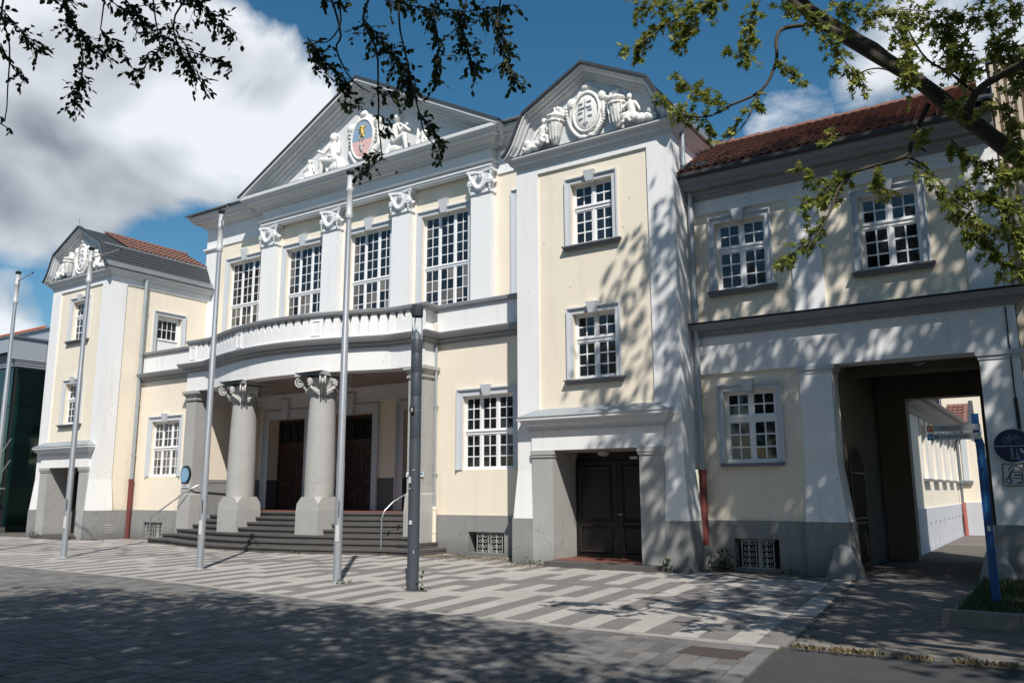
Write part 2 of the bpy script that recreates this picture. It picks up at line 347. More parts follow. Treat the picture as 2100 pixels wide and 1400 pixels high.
# ---------------------------------------------------------------- window builder
PANES = {}
def pane(fr, x0, x1, z0, z1, y, m, parent):
    a = fr((x0, y, z0)); b = fr((x1, y, z0)); c = fr(((x0 + x1) / 2, y, (z0 + z1) / 2))
    key = (round(b.x - a.x, 3), round(b.y - a.y, 3), round(z1 - z0, 3), m.name)
    if key not in PANES:
        d = (b - a) / 2; h = Vector((0, 0, (z1 - z0) / 2)); n = (b - a).cross(Vector((0, 0, 1))).normalized() * .004
        me = bpy.data.meshes.new('pane'); vs = [s * n + p for s in (1, -1) for p in (-d - h, d - h, d + h, -d + h)]
        me.from_pydata(vs, [], [(0, 1, 2, 3), (7, 6, 5, 4), (0, 4, 5, 1), (1, 5, 6, 2), (2, 6, 7, 3), (3, 7, 4, 0)]); me.materials.append(m); PANES[key] = me
    o = bpy.data.objects.new('pane', PANES[key]); COL.objects.link(o); o.parent = parent; o.location = c - wpos(parent)
    o.rotation_euler = (random.gauss(0, .012), 0, random.gauss(0, .012)); return o
def window(fr, x0, x1, z0, z1, y, parent, ncas=2, cols=2, rt=2, rb=3, zt=None, curtains=0.0, label=None, bar=.024, sash=.036, name='window'):
    """white casement window in an opening: frame with mullions and transom (one mesh) and its panes"""
    f = MB(fr); ow = .048; t = .05; mu = .062
    f.box(x0, x0 + ow, y, y + t, z0, z1); f.box(x1 - ow, x1, y, y + t, z0, z1); f.box(x0 + ow, x1 - ow, y, y + t, z0, z0 + ow); f.box(x0 + ow, x1 - ow, y, y + t, z1 - ow, z1)
    lev = [(z0 + ow, z1 - ow, rb)] if zt is None else [(z0 + ow, zt - .055, rb), (zt + .055, z1 - ow, rt)]
    if zt is not None: f.box(x0 + ow, x1 - ow, y - .012, y + t, zt - .055, zt + .055); f.box(x0 + ow, x1 - ow, y - .035, y - .012, zt + .02, zt + .05)
    f.box(x0, x1, y - .04, y, z0, z0 + .035)
    cw = (x1 - x0 - 2 * ow - (ncas - 1) * mu) / ncas; todo = []
    for li, (a, b, rows) in enumerate(lev):
        for i in range(ncas):
            p = x0 + ow + i * (cw + mu); q = p + cw
            if i: f.box(p - mu, p, y - .006, y + t, a, b)
            f.box(p, p + sash, y + .008, y + t - .004, a, b); f.box(q - sash, q, y + .008, y + t - .004, a, b)
            f.box(p + sash, q - sash, y + .008, y + t - .004, a, a + sash); f.box(p + sash, q - sash, y + .008, y + t - .004, b - sash, b)
            X0, X1, Z0, Z1 = p + sash, q - sash, a + sash, b - sash
            pw = (X1 - X0 - (cols - 1) * bar) / cols; ph = (Z1 - Z0 - (rows - 1) * bar) / rows
            for c in range(1, cols): f.box(X0 + c * (pw + bar) - bar, X0 + c * (pw + bar), y + .012, y + t - .012, Z0, Z1)
            for r_ in range(1, rows):
                zz = Z0 + r_ * (ph + bar)
                for c in range(cols): f.box(X0 + c * (pw + bar), X0 + c * (pw + bar) + pw, y + .014, y + t - .014, zz - bar, zz)
            for c in range(cols):
                for r_ in range(rows): todo.append((X0 + c * (pw + bar), Z0 + r_ * (ph + bar), pw, ph, i, li, c, r_))
    w = obj(name, f, WINW, parent, label=label)
    for px, pz, pw, ph, i, li, c, r_ in todo:
        cur = curtains and (li == 0 and random.random() < curtains or (i == 0 and c == 0 and random.random() < curtains * 1.3))
        pane(fr, px - .002, px + pw + .002, pz - .002, pz + ph + .002, y + .028, GLASSC if cur else GLASS, w)
    return w
def surround(fr, x0, x1, z0, z1, w, parent, win=None, key=True, sill=True, silld=.14, d=.05, foot=0.0, kh=.34, kw=.2):
    """moulded grey surround (x0..x1, z0..z1 = opening), keystone and sill"""
    prof = [(0, 0), (0, d * .55), (w * .55, d * .55), (w * .55, d * .8), (w * .8, d * .8), (w * .8, d * 1.5), (w, d * 1.5), (w, 0)]
    m = MB(fr).sweep([(x1, 0, z0 - foot), (x1, 0, z1), (x0, 0, z1), (x0, 0, z0 - foot)], prof, (0, -1, 0))
    p = parent
    obj('window_surround', m, TRIM, p)
    if key:
        cx = (x0 + x1) / 2; kb = z1 - .03
        obj('keystone', MB(fr).add([(cx - kw * .36, -d * 2.2, kb), (cx + kw * .36, -d * 2.2, kb), (cx + kw * .62, -d * 3, kb + kh), (cx - kw * .62, -d * 3, kb + kh), (cx - kw * .36, .1, kb), (cx + kw * .36, .1, kb), (cx + kw * .62, 0, kb + kh), (cx - kw * .62, 0, kb + kh)],
            [(0, 1, 2, 3), (7, 6, 5, 4), (0, 4, 5, 1), (1, 5, 6, 2), (2, 6, 7, 3), (3, 7, 4, 0)]), TRIM, p)
    if sill:
        o_ = w + .07
        s_ = MB(fr)
        s_.add([(x0 - o_, -silld, z0 - .05), (x1 + o_, -silld, z0 - .05), (x1 + o_, -silld, z0 - .02), (x0 - o_, -silld, z0 - .02), (x0 - o_, .12, z0 - .05), (x1 + o_, .12, z0 - .05), (x1 + o_, .12, z0 + .012), (x0 - o_, .12, z0 + .012)],
            [(0, 1, 2, 3), (7, 6, 5, 4), (0, 4, 5, 1), (1, 5, 6, 2), (2, 6, 7, 3), (3, 7, 4, 0)])
        s_.frus((x0 - w - .02, x1 + w + .02, -silld * .55, .08), z0 - .13, (x0 - o_ + .02, x1 + o_ - .02, -silld * .85, .08), z0 - .05)
        obj('window_sill', s_, SILLM, p)

# ================================================================ THE HALL
hall = thing('event_hall', (-20.2, 4.4, 0), 'cream and white hall with pediment, columned portico, two gabled towers and gateway wing', 'building')
def part(name, mb, m, **k): return obj(name, mb, m, hall, **k)
def cyl(mb, c, r, z0, z1, seg=20): return mb.lathe((c[0], c[1], 0), [(r, z0), (r, z1)], seg)

def tile_roof(name, o, u, v, W_, H_, tw, tl, m, parent, lift=.05, skip=None):
    """pantiles: each tile is its own curved, lapped piece; too small here to pick apart singly"""
    o, u, v = Vector(o), Vector(u).normalized(), Vector(v).normalized(); n = u.cross(v).normalized(); mb = MB(); rnd = random.Random(3)
    nu, nv = int(W_ / tw), int(H_ / tl)
    for j in range(nv):
        for i in range(nu):
            if skip and skip(i * tw, j * tl): continue
            a = o + u * (i * tw) + v * (j * tl); h = rnd.uniform(-.004, .006); pr_ = [(0, .012), (.25, .0), (.5, .012), (.75, .042), (1.0, .030)]
            vs = []
            for q, hh in pr_: vs.append(a + u * (q * tw * .99) + n * (hh + lift + h))
            for q, hh in pr_: vs.append(a + u * (q * tw * .99) + v * (tl * 1.08) + n * (hh + .004 + h))
            for q, hh in pr_: vs.append(a + u * (q * tw * .99) + n * (hh + lift * .2 + h))
            mb.add(vs, [(k, k + 1, k + 6, k + 5) for k in range(4)] + [(k, k + 10, k + 11, k + 1) for k in range(4)])
    obj(name, mb, m, parent, stuff=True, recalc=False)
    obj('roof_deck', MB().add([o - v * .02, o + u * W_ - v * .02, o + u * W_ + v * H_, o + v * H_, o - v * .02 - n * .12, o + u * W_ - v * .02 - n * .12, o + u * W_ + v * H_ - n * .12, o + v * H_ - n * .12],
        [(0, 1, 2, 3), (7, 6, 5, 4), (0, 4, 5, 1), (1, 5, 6, 2), (2, 6, 7, 3), (3, 7, 4, 0)]), m, parent)

def leafpanel(fr, x0, x1, z0, z1, y, wood, parent, name='door_leaf', low=.32):
    d = MB(fr).box(x0, x1, y, y + .05, z0, z1); w = x1 - x0
    o = obj(name, d, wood, parent)
    for (a, b) in ((z0 + .12, z0 + (z1 - z0) * low), (z0 + (z1 - z0) * (low + .06), z1 - .14)):
        m = MB(fr).sweep([(x1 - .12, y, a), (x1 - .12, y, b), (x0 + .12, y, b), (x0 + .12, y, a)], [(-.04, 0), (-.04, .02), (0, .045), (.03, .02), (.03, 0)], (0, -1, 0), closed=True)
        obj('door_panel', m, wood, o)
    return o

# ---- relief sculpture helpers
def figure(mb, x, z, s, y=-.1, flip=1, pose='sit'):
    """a seated figure built of joints, fused later; s = height of the seated figure"""
    k = s; X = lambda q: x + flip * q * k
    P = lambda a, b, c=0: (X(a), y - c * k, z + b * k)
    hip, chest, neck, head = P(0, .34), P(.05, .62), P(.06, .74), P(.08, .88, .02)
    mb.ell(head, (.085 * k, .09 * k, .11 * k), 8 * flip); mb.ell(P(.075, .93, -.01), (.095 * k, .095 * k, .08 * k)); mb.cap(neck, head, .045 * k, .045 * k)
    mb.ell(P(.165, .875, .04), (.02 * k, .03 * k, .025 * k))
    mb.cap(hip, chest, .13 * k, .14 * k); mb.ell(P(.04, .66), (.17 * k, .11 * k, .09 * k))
    if pose == 'sit':
        mb.cap(P(.02, .30, .02), P(.36, .36, .10), .10 * k, .075 * k); mb.cap(P(.36, .36, .10), P(.40, .04, .08), .07 * k, .045 * k); mb.cap(P(.40, .03, .08), P(.52, .02, .1), .045 * k, .03 * k)
        mb.cap(P(0, .28, -.02), P(.28, .26, .0), .10 * k, .075 * k); mb.cap(P(.28, .26, 0), P(.22, .02, .02), .065 * k, .045 * k); mb.cap(P(.22, .02, .02), P(.33, .0, .04), .04 * k, .03 * k)
        mb.cap(P(.15, .68, .06), P(.27, .50, .12), .055 * k, .045 * k); mb.cap(P(.27, .50, .12), P(.42, .58, .12), .042 * k, .032 * k); mb.ell(P(.45, .60, .12), (.04 * k, .03 * k, .04 * k))
        mb.cap(P(-.08, .68), P(-.12, .46, .04), .055 * k, .045 * k); mb.cap(P(-.12, .46, .04), P(.1, .40, .12), .042 * k, .035 * k)
        mb.ell(P(.0, .14, -.02), (.24 * k, .12 * k, .16 * k)); mb.cap(P(-.1, .3), P(-.2, .05), .08 * k, .12 * k)
    if pose == 'putto':
        mb.cap(P(.04, .30, .02), P(.24, .26, .12), .10 * k, .08 * k); mb.cap(P(.24, .26, .12), P(.26, .04, .10), .075 * k, .055 * k); mb.ell(P(.29, .03, .13), (.07 * k, .05 * k, .04 * k))
        mb.cap(P(-.03, .28, .02), P(.12, .12, .14), .10 * k, .08 * k); mb.cap(P(.12, .12, .14), P(.04, .02, .12), .07 * k, .05 * k)
        mb.cap(P(.15, .66, .03), P(.30, .52, .08), .06 * k, .05 * k); mb.cap(P(.30, .52, .08), P(.40, .42, .08), .05 * k, .04 * k)
        mb.cap(P(-.1, .66), P(-.22, .48, .04), .06 * k, .05 * k); mb.cap(P(-.22, .48, .04), P(-.28, .34, .06), .05 * k, .04 * k)
        mb.ell(P(-.12, .14), (.2 * k, .12 * k, .14 * k))
def spiral(mb, c, r, turns=1.6, th=.03, flip=1, a0=0, y=0, n=22):
    pts = []
    for i in range(n + 1):
        t = i / n; a = R(a0) + flip * t * turns * 2 * math.pi; q = r * (1 - .82 * t); pts.append((c[0] + q * math.cos(a), c[1] + y * t, c[2] + q * math.sin(a)))
    mb.tube(pts, th, 5, th * .6); mb.ell(pts[-1], (th * 1.2,) * 3, 0, 6, 4)
def garland(mb, a, b, sag, r=.035, n=11):
    rnd = random.Random(5)
    for i in range(n + 1):
        t = i / n; s_ = 1 + .5 * math.sin(math.pi * t); mb.ell((a[0] + (b[0] - a[0]) * t, a[1] + (b[1] - a[1]) * t, a[2] + (b[2] - a[2]) * t - sag * math.sin(math.pi * t)), (r * s_ * rnd.uniform(.8, 1.15), r * s_, r * s_ * rnd.uniform(.8, 1.15)), 0, 7, 5)
def basket(mb, x, z, h, y=-.08, tilt=0, flip=1):
    """fluted cornucopia heaped with flowers"""
    T = lambda a, b: (x + flip * (a + tilt * (1 - b)) * h, y, z + b * h)
    mb.tube([T(0, 0), T(0, .2), T(0, .45), T(0, .62)], [.06 * h, .15 * h, .21 * h, .23 * h], 12)
    mb.tube([T(0, .60), T(0, .66)], .26 * h, 12); mb.tube([T(0, .70), T(0, .74)], .25 * h, 12); mb.tube([T(0, .74), T(0, .8)], .27 * h, 12)
    for i in range(-2, 3): mb.cap((T(i * .08, .12)[0], y - .13 * h, z + .12 * h), (T(i * .1, .58)[0], y - (.22 - abs(i) * .03) * h, z + .58 * h), .014 * h, .02 * h, 5)
    rnd = random.Random(int(abs(x) * 10) + 1)
    for i in range(26):
        a = rnd.uniform(-1, 1); b = rnd.uniform(0, 1); mb.ell(T(a * .26 * (1 - b * .6), .82 + b * .22) , (rnd.uniform(.035, .06) * h, .06 * h, rnd.uniform(.035, .06) * h), 0, 6, 4)

# ---------------------------------------------------------------- towers
GOUT = [(2.33, 10.02), (2.20, 10.13), (2.05, 10.33), (1.92, 10.60), (1.80, 10.86), (1.68, 11.08)]
def tower(fr, right):
    hw = 2.115; tn = 'right' if right else 'left'
    # upper shell: white frame, recessed cream field
    w = MB(fr).wall(-hw, hw, 2.15, 9.80, .05, [(-1.49, 1.49, 3.30, 9.53), (-1.67, 1.67, 2.0, 2.60)])
    part('white_frame', w, WHITE)
    wins = [(-.56, .56, 7.50, 9.05), (-.56, .56, 4.24, 5.80)]
    g = F_off(fr, 0, .05)
    part('cream_field', MB(g).wall(-1.60, 1.60, 3.2, 9.6, .25, wins), CREAM)
    for (a, b, z0, z1) in wins:
        window(g, a, b, z0, z1, .13, hall, 2, 2, 2, 3, zt=z0 + (z1 - z0) * .60, bar=.03)
        surround(g, a, b, z0, z1, .15, hall, kh=.26, kw=.24)
    side = MB(fr)
    side.box(-hw, -1.62, .051, 4.4, 2.15, 9.80)
    if right: side.box(1.62, hw, .051, 4.4, 2.15, 9.80)
    side.box(-1.62, -1.67, .05, .3, 2.15, 9.8); part('tower_side_wall', side, WHITE)
    # battered corner piers, plinth, jambs and lintel
    for s_ in (-1, 1):
        lo, hi = sorted((s_ * 1.672, s_ * 2.205)); l2, h2 = sorted((s_ * 1.672, s_ * hw))
        part('battered_pier', MB(fr).frus((lo, hi, -.075, .70), 1.03, (l2, h2, 0, .62), 2.15), WHITE)
        lo, hi = sorted((s_ * 1.672, s_ * 2.225)); part('plinth', MB(fr).frus((lo, hi, -.10, 1.2), -.15, (lo, hi, -.09, 1.2), 1.03), PLINTH)
        a, b = sorted((s_ * 1.10, s_ * 1.67)); j = part('door_jamb', MB(fr).box(a, b, -.06, 1.05, -.1, 2.44), STONE)
        cpm = MB(fr).box(a - .02, b + .02, -.085, 1.05, 2.44, 2.50); cpm.box(a - .035, b + .035, -.10, 1.05, 2.50, 2.60); obj('jamb_cap', cpm, STONE, j)
    part('door_lintel', MB(fr).box(-1.69, 1.69, -.05, 1.05, 2.60, 3.06), WHITE)
    part('door_soffit', MB(fr).box(-1.10, 1.10, .06, 1.05, 2.57, 2.60), BOUNCECEIL)
    can = MB(fr).sweep([(-1.69, .05, 0), (-1.69, -.05, 0), (1.69, -.05, 0), (1.69, .05, 0)], [(0, 3.05), (.05, 3.05), (.05, 3.11), (.10, 3.11), (.10, 3.16), (.17, 3.20), (.20, 3.28), (.26, 3.31), (.26, 3.38), (0, 3.40)], (0, 0, 1))
    c = part('door_canopy', can, CORN)
    dm = MB(fr)
    for i in range(54):
        x = -1.72 + i * .065; dm.box(x, x + .036, -.135, -.05, 3.045, 3.115)
    obj('dentils', dm, CORN, c)
    obj('canopy_roof', MB(fr).frus((-1.96, 1.96, -.33, .045), 3.38, (-1.55, 1.55, .0, .045), 3.58), ZINC, c)
    # threshold step, door
    part('door_step', MB(fr).box(-1.10, 1.55 if right else 1.3, -.52, -.061, -.1, .11) , BASALT)
    part('threshold_tiles', MB(fr).box(-1.10, 1.10, -.06, 1.05, -.05, .125), REDTILE if right else BASALT)
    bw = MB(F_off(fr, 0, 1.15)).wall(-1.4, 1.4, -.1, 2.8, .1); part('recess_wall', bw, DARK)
    d = part('entrance_door', MB(fr).box(-1.10, 1.10, 1.06, 1.12, 2.38, 2.57).box(-.03, .03, .985, 1.05, .13, 2.36), DARKWOOD)
    leafpanel(fr, -1.09, -.031, .13, 2.36, 1.0, DARKWOOD, d); leafpanel(fr, .031, 1.09, .13, 2.36, 1.0, DARKWOOD, d)
    h = MB(fr).tube([(.07, .96, 1.12), (.07, .93, 1.12), (.18, .93, 1.12)], .012, 6); obj('door_handle', h, STEEL, d)
    # eaves and gable
    ev = MB(fr).sweep([(-hw, 4.35, 0), (-hw, 0, 0), (hw, 0, 0), (hw, 4.35, 0)], [(0, 9.76), (.05, 9.76), (.06, 9.82), (.12, 9.86), (.16, 9.95), (.22, 9.98), (.22, 10.03), (0, 10.05)], (0, 0, 1))
    part('eaves_cornice', ev, CORN)
    part('gable_ledge', MB(fr).frus((-2.3, 2.3, -.235, .0), 10.03, (-2.1, 2.1, -.04, 0), 10.10), ZINCD)
    full = [(-x, z) for x, z in GOUT] + [(0, 11.96)] + GOUT[::-1]
    part('gable_wall', MB(fr).prism([(x * .985, z - .03) for x, z in full], .0, .3), TYMP)
    path = [(x, 0, z) for x, z in full]
    rk = MB(fr).sweep(path, [(0, .001), (0, .34), (.06, .34), (.06, .29), (.10, .26), (.13, .18), (.18, .18), (.18, .10), (.23, .08), (.26, .04), (.28, .001)], (0, -1, 0))
    part('raking_cornice', rk, CORN)
    bl = 4.4 if not right else 3.2
    part('verge_flashing', MB(fr).sweep(path, [(-.05, .39), (.014, .39), (.014, .24), (-.05, .24)], (0, -1, 0)), SLATE)
    lower = MB(fr)
    for s_ in (-1, 1):
        pts = [(s_ * x, z) for x, z in GOUT]
        for (xa, za), (xb, zb) in zip(pts, pts[1:]):
            nrow = 2
            for q in range(nrow):
                x0_, z0_ = xa + (xb - xa) * q / nrow, za + (zb - za) * q / nrow; x1_, z1_ = xa + (xb - xa) * (q + 1) / nrow, za + (zb - za) * (q + 1) / nrow
                lower.add([(x0_ + s_ * .03, -.24, z0_), (x0_ + s_ * .03, bl, z0_), (x1_ + s_ * .012, bl, z1_), (x1_ + s_ * .012, -.24, z1_), (x0_, -.24, z0_), (x0_, bl, z0_)], [(0, 1, 2, 3), (0, 1, 5, 4)])
    part('slate_slope', lower, SLATE, stuff=True)
    o2 = fr((0, 0, 0)); ux = (fr((1, 0, 0)) - o2); uy = (fr((0, 1, 0)) - o2); vl = math.hypot(1.68, .88)
    sl_end = .75 if not right else .55
    fs = MB(fr)
    for s_ in (-1, 1):
        nr = 9
        for q in range(nr):
            a0, a1 = q / nr, (q + 1) / nr
            fs.add([(s_ * 1.68 * (1 - a0), -.24, 11.08 + .88 * a0 + .02), (s_ * 1.68 * (1 - a0), bl if right else sl_end, 11.08 + .88 * a0 + .02), (s_ * 1.68 * (1 - a1), bl if right else sl_end, 11.08 + .88 * a1), (s_ * 1.68 * (1 - a1), -.24, 11.08 + .88 * a1), (s_ * 1.68 * (1 - a0), -.24, 11.08 + .88 * a0 - .01), (s_ * 1.68 * (1 - a0), bl if right else sl_end, 11.08 + .88 * a0 - .01)], [(0, 1, 2, 3), (0, 1, 5, 4)])
    part('slate_strip', fs, SLATE, stuff=True)
    if not right:
        tile_roof('roof_tiles', fr((1.70, sl_end, 11.07)), uy, -ux * 1.68 + Vector((0, 0, .88)), bl - sl_end + 0.1, vl, .20, .235, TILE, hall)
        tile_roof('roof_tiles', fr((-1.70, bl, 11.07)), -uy, ux * 1.68 + Vector((0, 0, .88)), bl - sl_end, vl, .20, .31, TILE, hall)
        rg = MB(fr)
        for i in range(12): rg.tube([(0, sl_end + i * .31, 11.99), (0, sl_end + i * .31 + .33, 12.0)], .085 + .01 * (i % 2), 8)
        part('ridge_tiles', rg, TILE, stuff=True)
        part('knee_flashing', MB(fr).box(1.66, 1.72, -.2, bl, 11.05, 11.085), ZINC)
    # zinc box gutters along both sides
    gl = 4.2 if not right else 2.2
    for s_ in (-1, 1):
        gx = [(s_ * 2.33, 10.03), (s_ * 2.40, 10.06), (s_ * 2.42, 10.22), (s_ * 2.36, 10.24), (s_ * 2.15, 10.30), (s_ * 2.10, 10.05)]
        part('eaves_gutter', MB(fr).prism(gx, -.30, gl), ZINC)
    part('lightning_rod', MB(fr).tube([(0, -.3, 11.98), (-.09, -.3, 12.32)], .008, 4), IRON)
TR, TL = F(-8.945, 0), F(-31.48, 0)
tower(TR, True); tower(TL, False)

def tower_relief(fr, full):
    m = MB(fr); y = -.02
    # cartouche with scrolled rim, shield field, garlands
    m.ell((0, y, 10.74), (.44, .10, .60)); m.ell((0, y, 11.2), (.36, .10, .26)); m.ell((0, y - .05, 11.42), (.15, .09, .10))
    for s_ in (-1, 1):
        m.ell((s_ * .43, y - .04, 11.08), (.13, .11, .16)); m.cap((s_ * .42, y - .03, 11.05), (s_ * .47, y - .03, 10.5), .07, .05)
        m.cap((s_ * .47, y - .03, 10.5), (s_ * .2, y - .05, 10.16), .06, .06); m.ell((s_ * .12, y - .05, 10.14), (.13, .08, .07))
    rim = [(.36 * math.sin(a / 20 * 2 * math.pi), y - .10, 10.76 + .50 * math.cos(a / 20 * 2 * math.pi)) for a in range(21)]
    m.tube(rim, .038, 6)
    c = voxel('cartouche', m, RELIEF, hall, .02)
    em = MB(fr); em.ell((0, y - .095, 10.76), (.30, .035, .44)); obj('shield_field', em, RELIEF, c, smooth=40)
    b = MB(fr)
    for (x0, x1, z0, z1) in ((-.012, .012, 10.42, 11.08), (-.19, .16, 10.86, 10.885)): b.box(x0, x1, y - .155, y - .10, z0, z1)
    for (x, z) in ((-.13, 10.98), (.10, 11.0), (-.14, 10.75), (.12, 10.78), (-.13, 10.60), (.12, 10.63), (0, 10.47)): b.box(x - .06, x + .06, y - .15, y - .10, z, z + .025)
    obj('shield_bars', b, TRIM, c)
    for s_ in (-1, 1):
        g = MB(fr); [g.ell((s_ * (.12 + .44 * math.sin(t * math.pi * .5)), y - .07, 10.14 + .86 * t ** 1.6), (.045, .05, .045), 0, 6, 4) for t in [i / 15 for i in range(16)]]
        obj('shield_garland', g, RELIEF, c, smooth=60)
    for s_ in (-1, 1):
        v = MB(fr); basket(v, s_ * (.86 if s_ < 0 else .80), 10.14, .92, y - .08, .05, s_); voxel('flower_basket', v, RELIEF, hall, .018)
        p = MB(fr)
        figure(p, s_ * 1.24, 10.15, .74, y - .13, -1 if s_ > 0 else 1, 'putto'); voxel('putto_relief', p, RELIEF, hall, .018)
        q = MB(fr); q.ell((s_ * 1.62, y - .07, 10.2), (.24, .10, .11), 15 * s_); q.ell((s_ * 1.70, y - .09, 10.34), (.11, .09, .10)); q.ell((s_ * 1.45, y - .1, 10.19), (.16, .1, .1))
        for i in range(6): q.ell((s_ * (1.38 + i * .085), y - .12, 10.24 + .05 * math.sin(i * 2)), (.055, .06, .05), 0, 6, 4)
        voxel('fruit_relief', q, RELIEF, hall, .02)
tower_relief(TR, True); tower_relief(TL, False)

# left tower's side wall (faces the forecourt) with the balcony door
SL = F(-29.365, 0, 0, 90)
part('white_frame', MB(SL).wall(.051, 4.4, 2.15, 9.80, .04, [(.62, 4.20, 2.0, 9.53)]), WHITE)
g = F_off(SL, 0, .04)
part('cream_field', MB(g).wall(.55, 4.4, 1.03, 9.6, .25, [(1.98, 3.08, 6.3, 8.58)]), CREAM)
part('plinth', MB(SL).box(.3, 1.5, -.09, .3, -.15, 1.03), PLINTH)
part('batter_strip', MB(SL).frus((.3, .66, -.075, .04), 1.03, (.3, .62, 0, .04), 2.15), WHITE)
surround(g, 1.98, 3.08, 6.3, 8.58, .16, hall, key=False, sill=False)
bd = part('balcony_door', MB(g).box(1.98, 3.08, .14, .18, 6.3, 7.62).box(1.98, 2.06, .13, .19, 7.62, 8.58).box(3.0, 3.08, .13, .19, 7.62, 8.58).box(2.06, 3.0, .13, .19, 8.48, 8.58), WINW)
for i in range(14): obj('door_board', MB(g).box(2.04 + i * .072, 2.04 + i * .072 + .062, .118, .14, 6.5, 7.55), WINW, bd)
window(g, 2.06, 3.0, 7.62, 8.48, .13, hall, 1, 4, 2, 2, sash=.02, name='balcony_door_light')
vn = part('vent_grille', MB(SL).box(.42, .76, -.10, -.085, .20, .54), DARK)
for i in range(5): obj('vent_slat', MB(SL).add([(.42, -.125, .22 + i * .068), (.76, -.125, .22 + i * .068), (.76, -.10, .255 + i * .068), (.42, -.10, .255 + i * .068), (.42, -.115, .215 + i * .068), (.76, -.115, .215 + i * .068), (.76, -.092, .25 + i * .068), (.42, -.092, .25 + i * .068)], [(0, 1, 2, 3), (7, 6, 5, 4), (0, 4, 5, 1), (1, 5, 6, 2), (2, 6, 7, 3), (3, 7, 4, 0)]), STONE, vn)

def drainpipe(x, y, z0, z1, zred, r=.055, elbow=None, col2=REDPIPE, low=None):
    top = [(x, y, zred), (x, y, z1)] if not elbow else [(x, y, zred), (x, y, z1 - .5), (x + elbow[0] * .3, y + elbow[1] * .3, z1 - .38), (x + elbow[0], y + elbow[1], z1)]
    p = part('drainpipe', MB().tube(top, r, 10), ZINC, smooth=60)
    rp = MB().tube([(x, y, z0), (x, y, zred)], r + .018, 10); rp.tube([(x, y, zred - .06), (x, y, zred + .03)], r + .03, 10); rp.tube([(x, y, z0 + (zred - z0) * .45), (x, y, z0 + (zred - z0) * .45 + .05)], r + .028, 10)
    obj('standpipe', rp, col2, p, smooth=60)
    if low: obj('pipe_shoe', MB().tube([(x, y, 0), (x, y, low)], r + .022, 10), STONE, p, smooth=60)
    zz = zred + .9
    while zz < z1 - .6:
        obj('pipe_collar', MB().tube([(x, y, zz), (x, y, zz + .04)], r + .012, 10).box(x - .012, x + .012, y, y + .12, zz, zz + .03), ZINC, p); zz += 1.9
drainpipe(-29.27, 1.34, -.05, 9.85, 2.13, .07)
drainpipe(-6.70, .70, .45, 8.72, 2.08, .065, low=.5)
drainpipe(-6.72, .42, 8.95, 9.9, 9.0, .05, col2=ZINCD)
drainpipe(-14.73, 1.37, 0, 5.8, 1.22, .04, col2=CREAM)

# ---------------------------------------------------------------- ground-floor walls beside the portico
for (xa, xb, wc) in ((-14.86, -11.05, -13.02), (-29.36, -25.6, -27.58)):
    fr = F(0, 1.5); wx0, wx1 = wc - .84, wc + .84
    part('cream_wall', MB(fr).wall(xa, xb, 1.02, 5.85, .3, [(wx0, wx1, 2.24, 4.26)]), CREAM)
    cc = (-13.61, -12.45) if xa > -20 else (-28.45, -27.3)
    part('plinth', MB(F(0, 1.44)).wall(xa, xb, -.15, 1.03, .36, [(cc[0], cc[1], .06, .60)]), PLINTH)
    window(fr, wx0, wx1, 2.24, 4.26, .10, hall, 3, 2, 3, 3, zt=3.25, curtains=0.0 if xa > -20 else .6, bar=.028)
    surround(fr, wx0, wx1, 2.24, 4.26, .2, hall, sill=False, kh=.3, kw=.26)
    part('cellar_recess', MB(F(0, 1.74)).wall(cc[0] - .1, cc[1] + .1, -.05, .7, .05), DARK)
    part('cellar_mullion', MB(F(0, 1.44)).box((cc[0] + cc[1]) / 2 - .04, (cc[0] + cc[1]) / 2 + .04, .2, .26, .06, .60), WIRON)
def grille(fr, x0, x1, z0, z1, y, m, panels=2):
    gm = MB(fr); gm.box(x0, x1, y - .008, y + .008, z0, z0 + .02); gm.box(x0, x1, y - .008, y + .008, z1 - .02, z1)
    w = (x1 - x0) / panels
    for p in range(panels):
        a = x0 + p * w + w * .1; b = x0 + (p + 1) * w - w * .1; c = (a + b) / 2
        for x in (a, b, c): gm.box(x - .008, x + .008, y - .008, y + .008, z0, z1)
        n = max(3, int((z1 - z0) / .115))
        for k in range(n):
            zc = z0 + (k + .5) * (z1 - z0) / n
            for s_ in (-1, 1): spiral(gm, (c + s_ * (b - a) * .25, y, zc), (b - a) * .2, 1.1, .009, s_, 90 + s_ * 60, 0, 10)
    return part('cellar_grille', gm, m)
for c0, c1 in ((-13.40, -12.50), (-28.40, -27.35)): grille(F(0, 1.44), c0, c1, .04, .58, .06, WIRON)

# ---------------------------------------------------------------- portico
PX = -20.2
def bow(dx, off=0.0): return .9 - .9 * max(0.0, 1 - (dx / 4.25) ** 2) ** 1.25 + off
NB = 40
bowp = [(PX + dx, bow(dx)) for dx in [-4.9 + 9.8 * i / NB for i in range(NB + 1)]]
front = [(PX - 5.42, 1.5), (PX - 5.42, .9)] + bowp + [(PX + 5.42, .9), (PX + 5.42, 1.5)]
P3 = lambda pts, z=0: [(x, y, z) for x, y in pts]
part('portico_beam', MB().sweep(P3(front), [(0, 5.15), (0, 5.83), (-.55, 5.83), (-.55, 5.15)], (0, 0, 1)), WHITE)
fullp = [(-29.30, 1.5)] + front + [(-11.09, 1.5)]
part('balcony_cornice', MB().sweep(P3(fullp), [(-.1, 5.80), (.05, 5.80), (.06, 5.87), (.13, 5.90), (.13, 5.95), (.22, 5.97), (.26, 6.05), (.28, 6.11), (-.1, 6.15)], (0, 0, 1)), CORND)
part('balcony_coping', MB().sweep(P3(fullp), [(-.30, 6.82), (.05, 6.82), (.08, 6.86), (.10, 6.94), (.08, 6.96), (-.30, 6.98)], (0, 0, 1)), CORND)
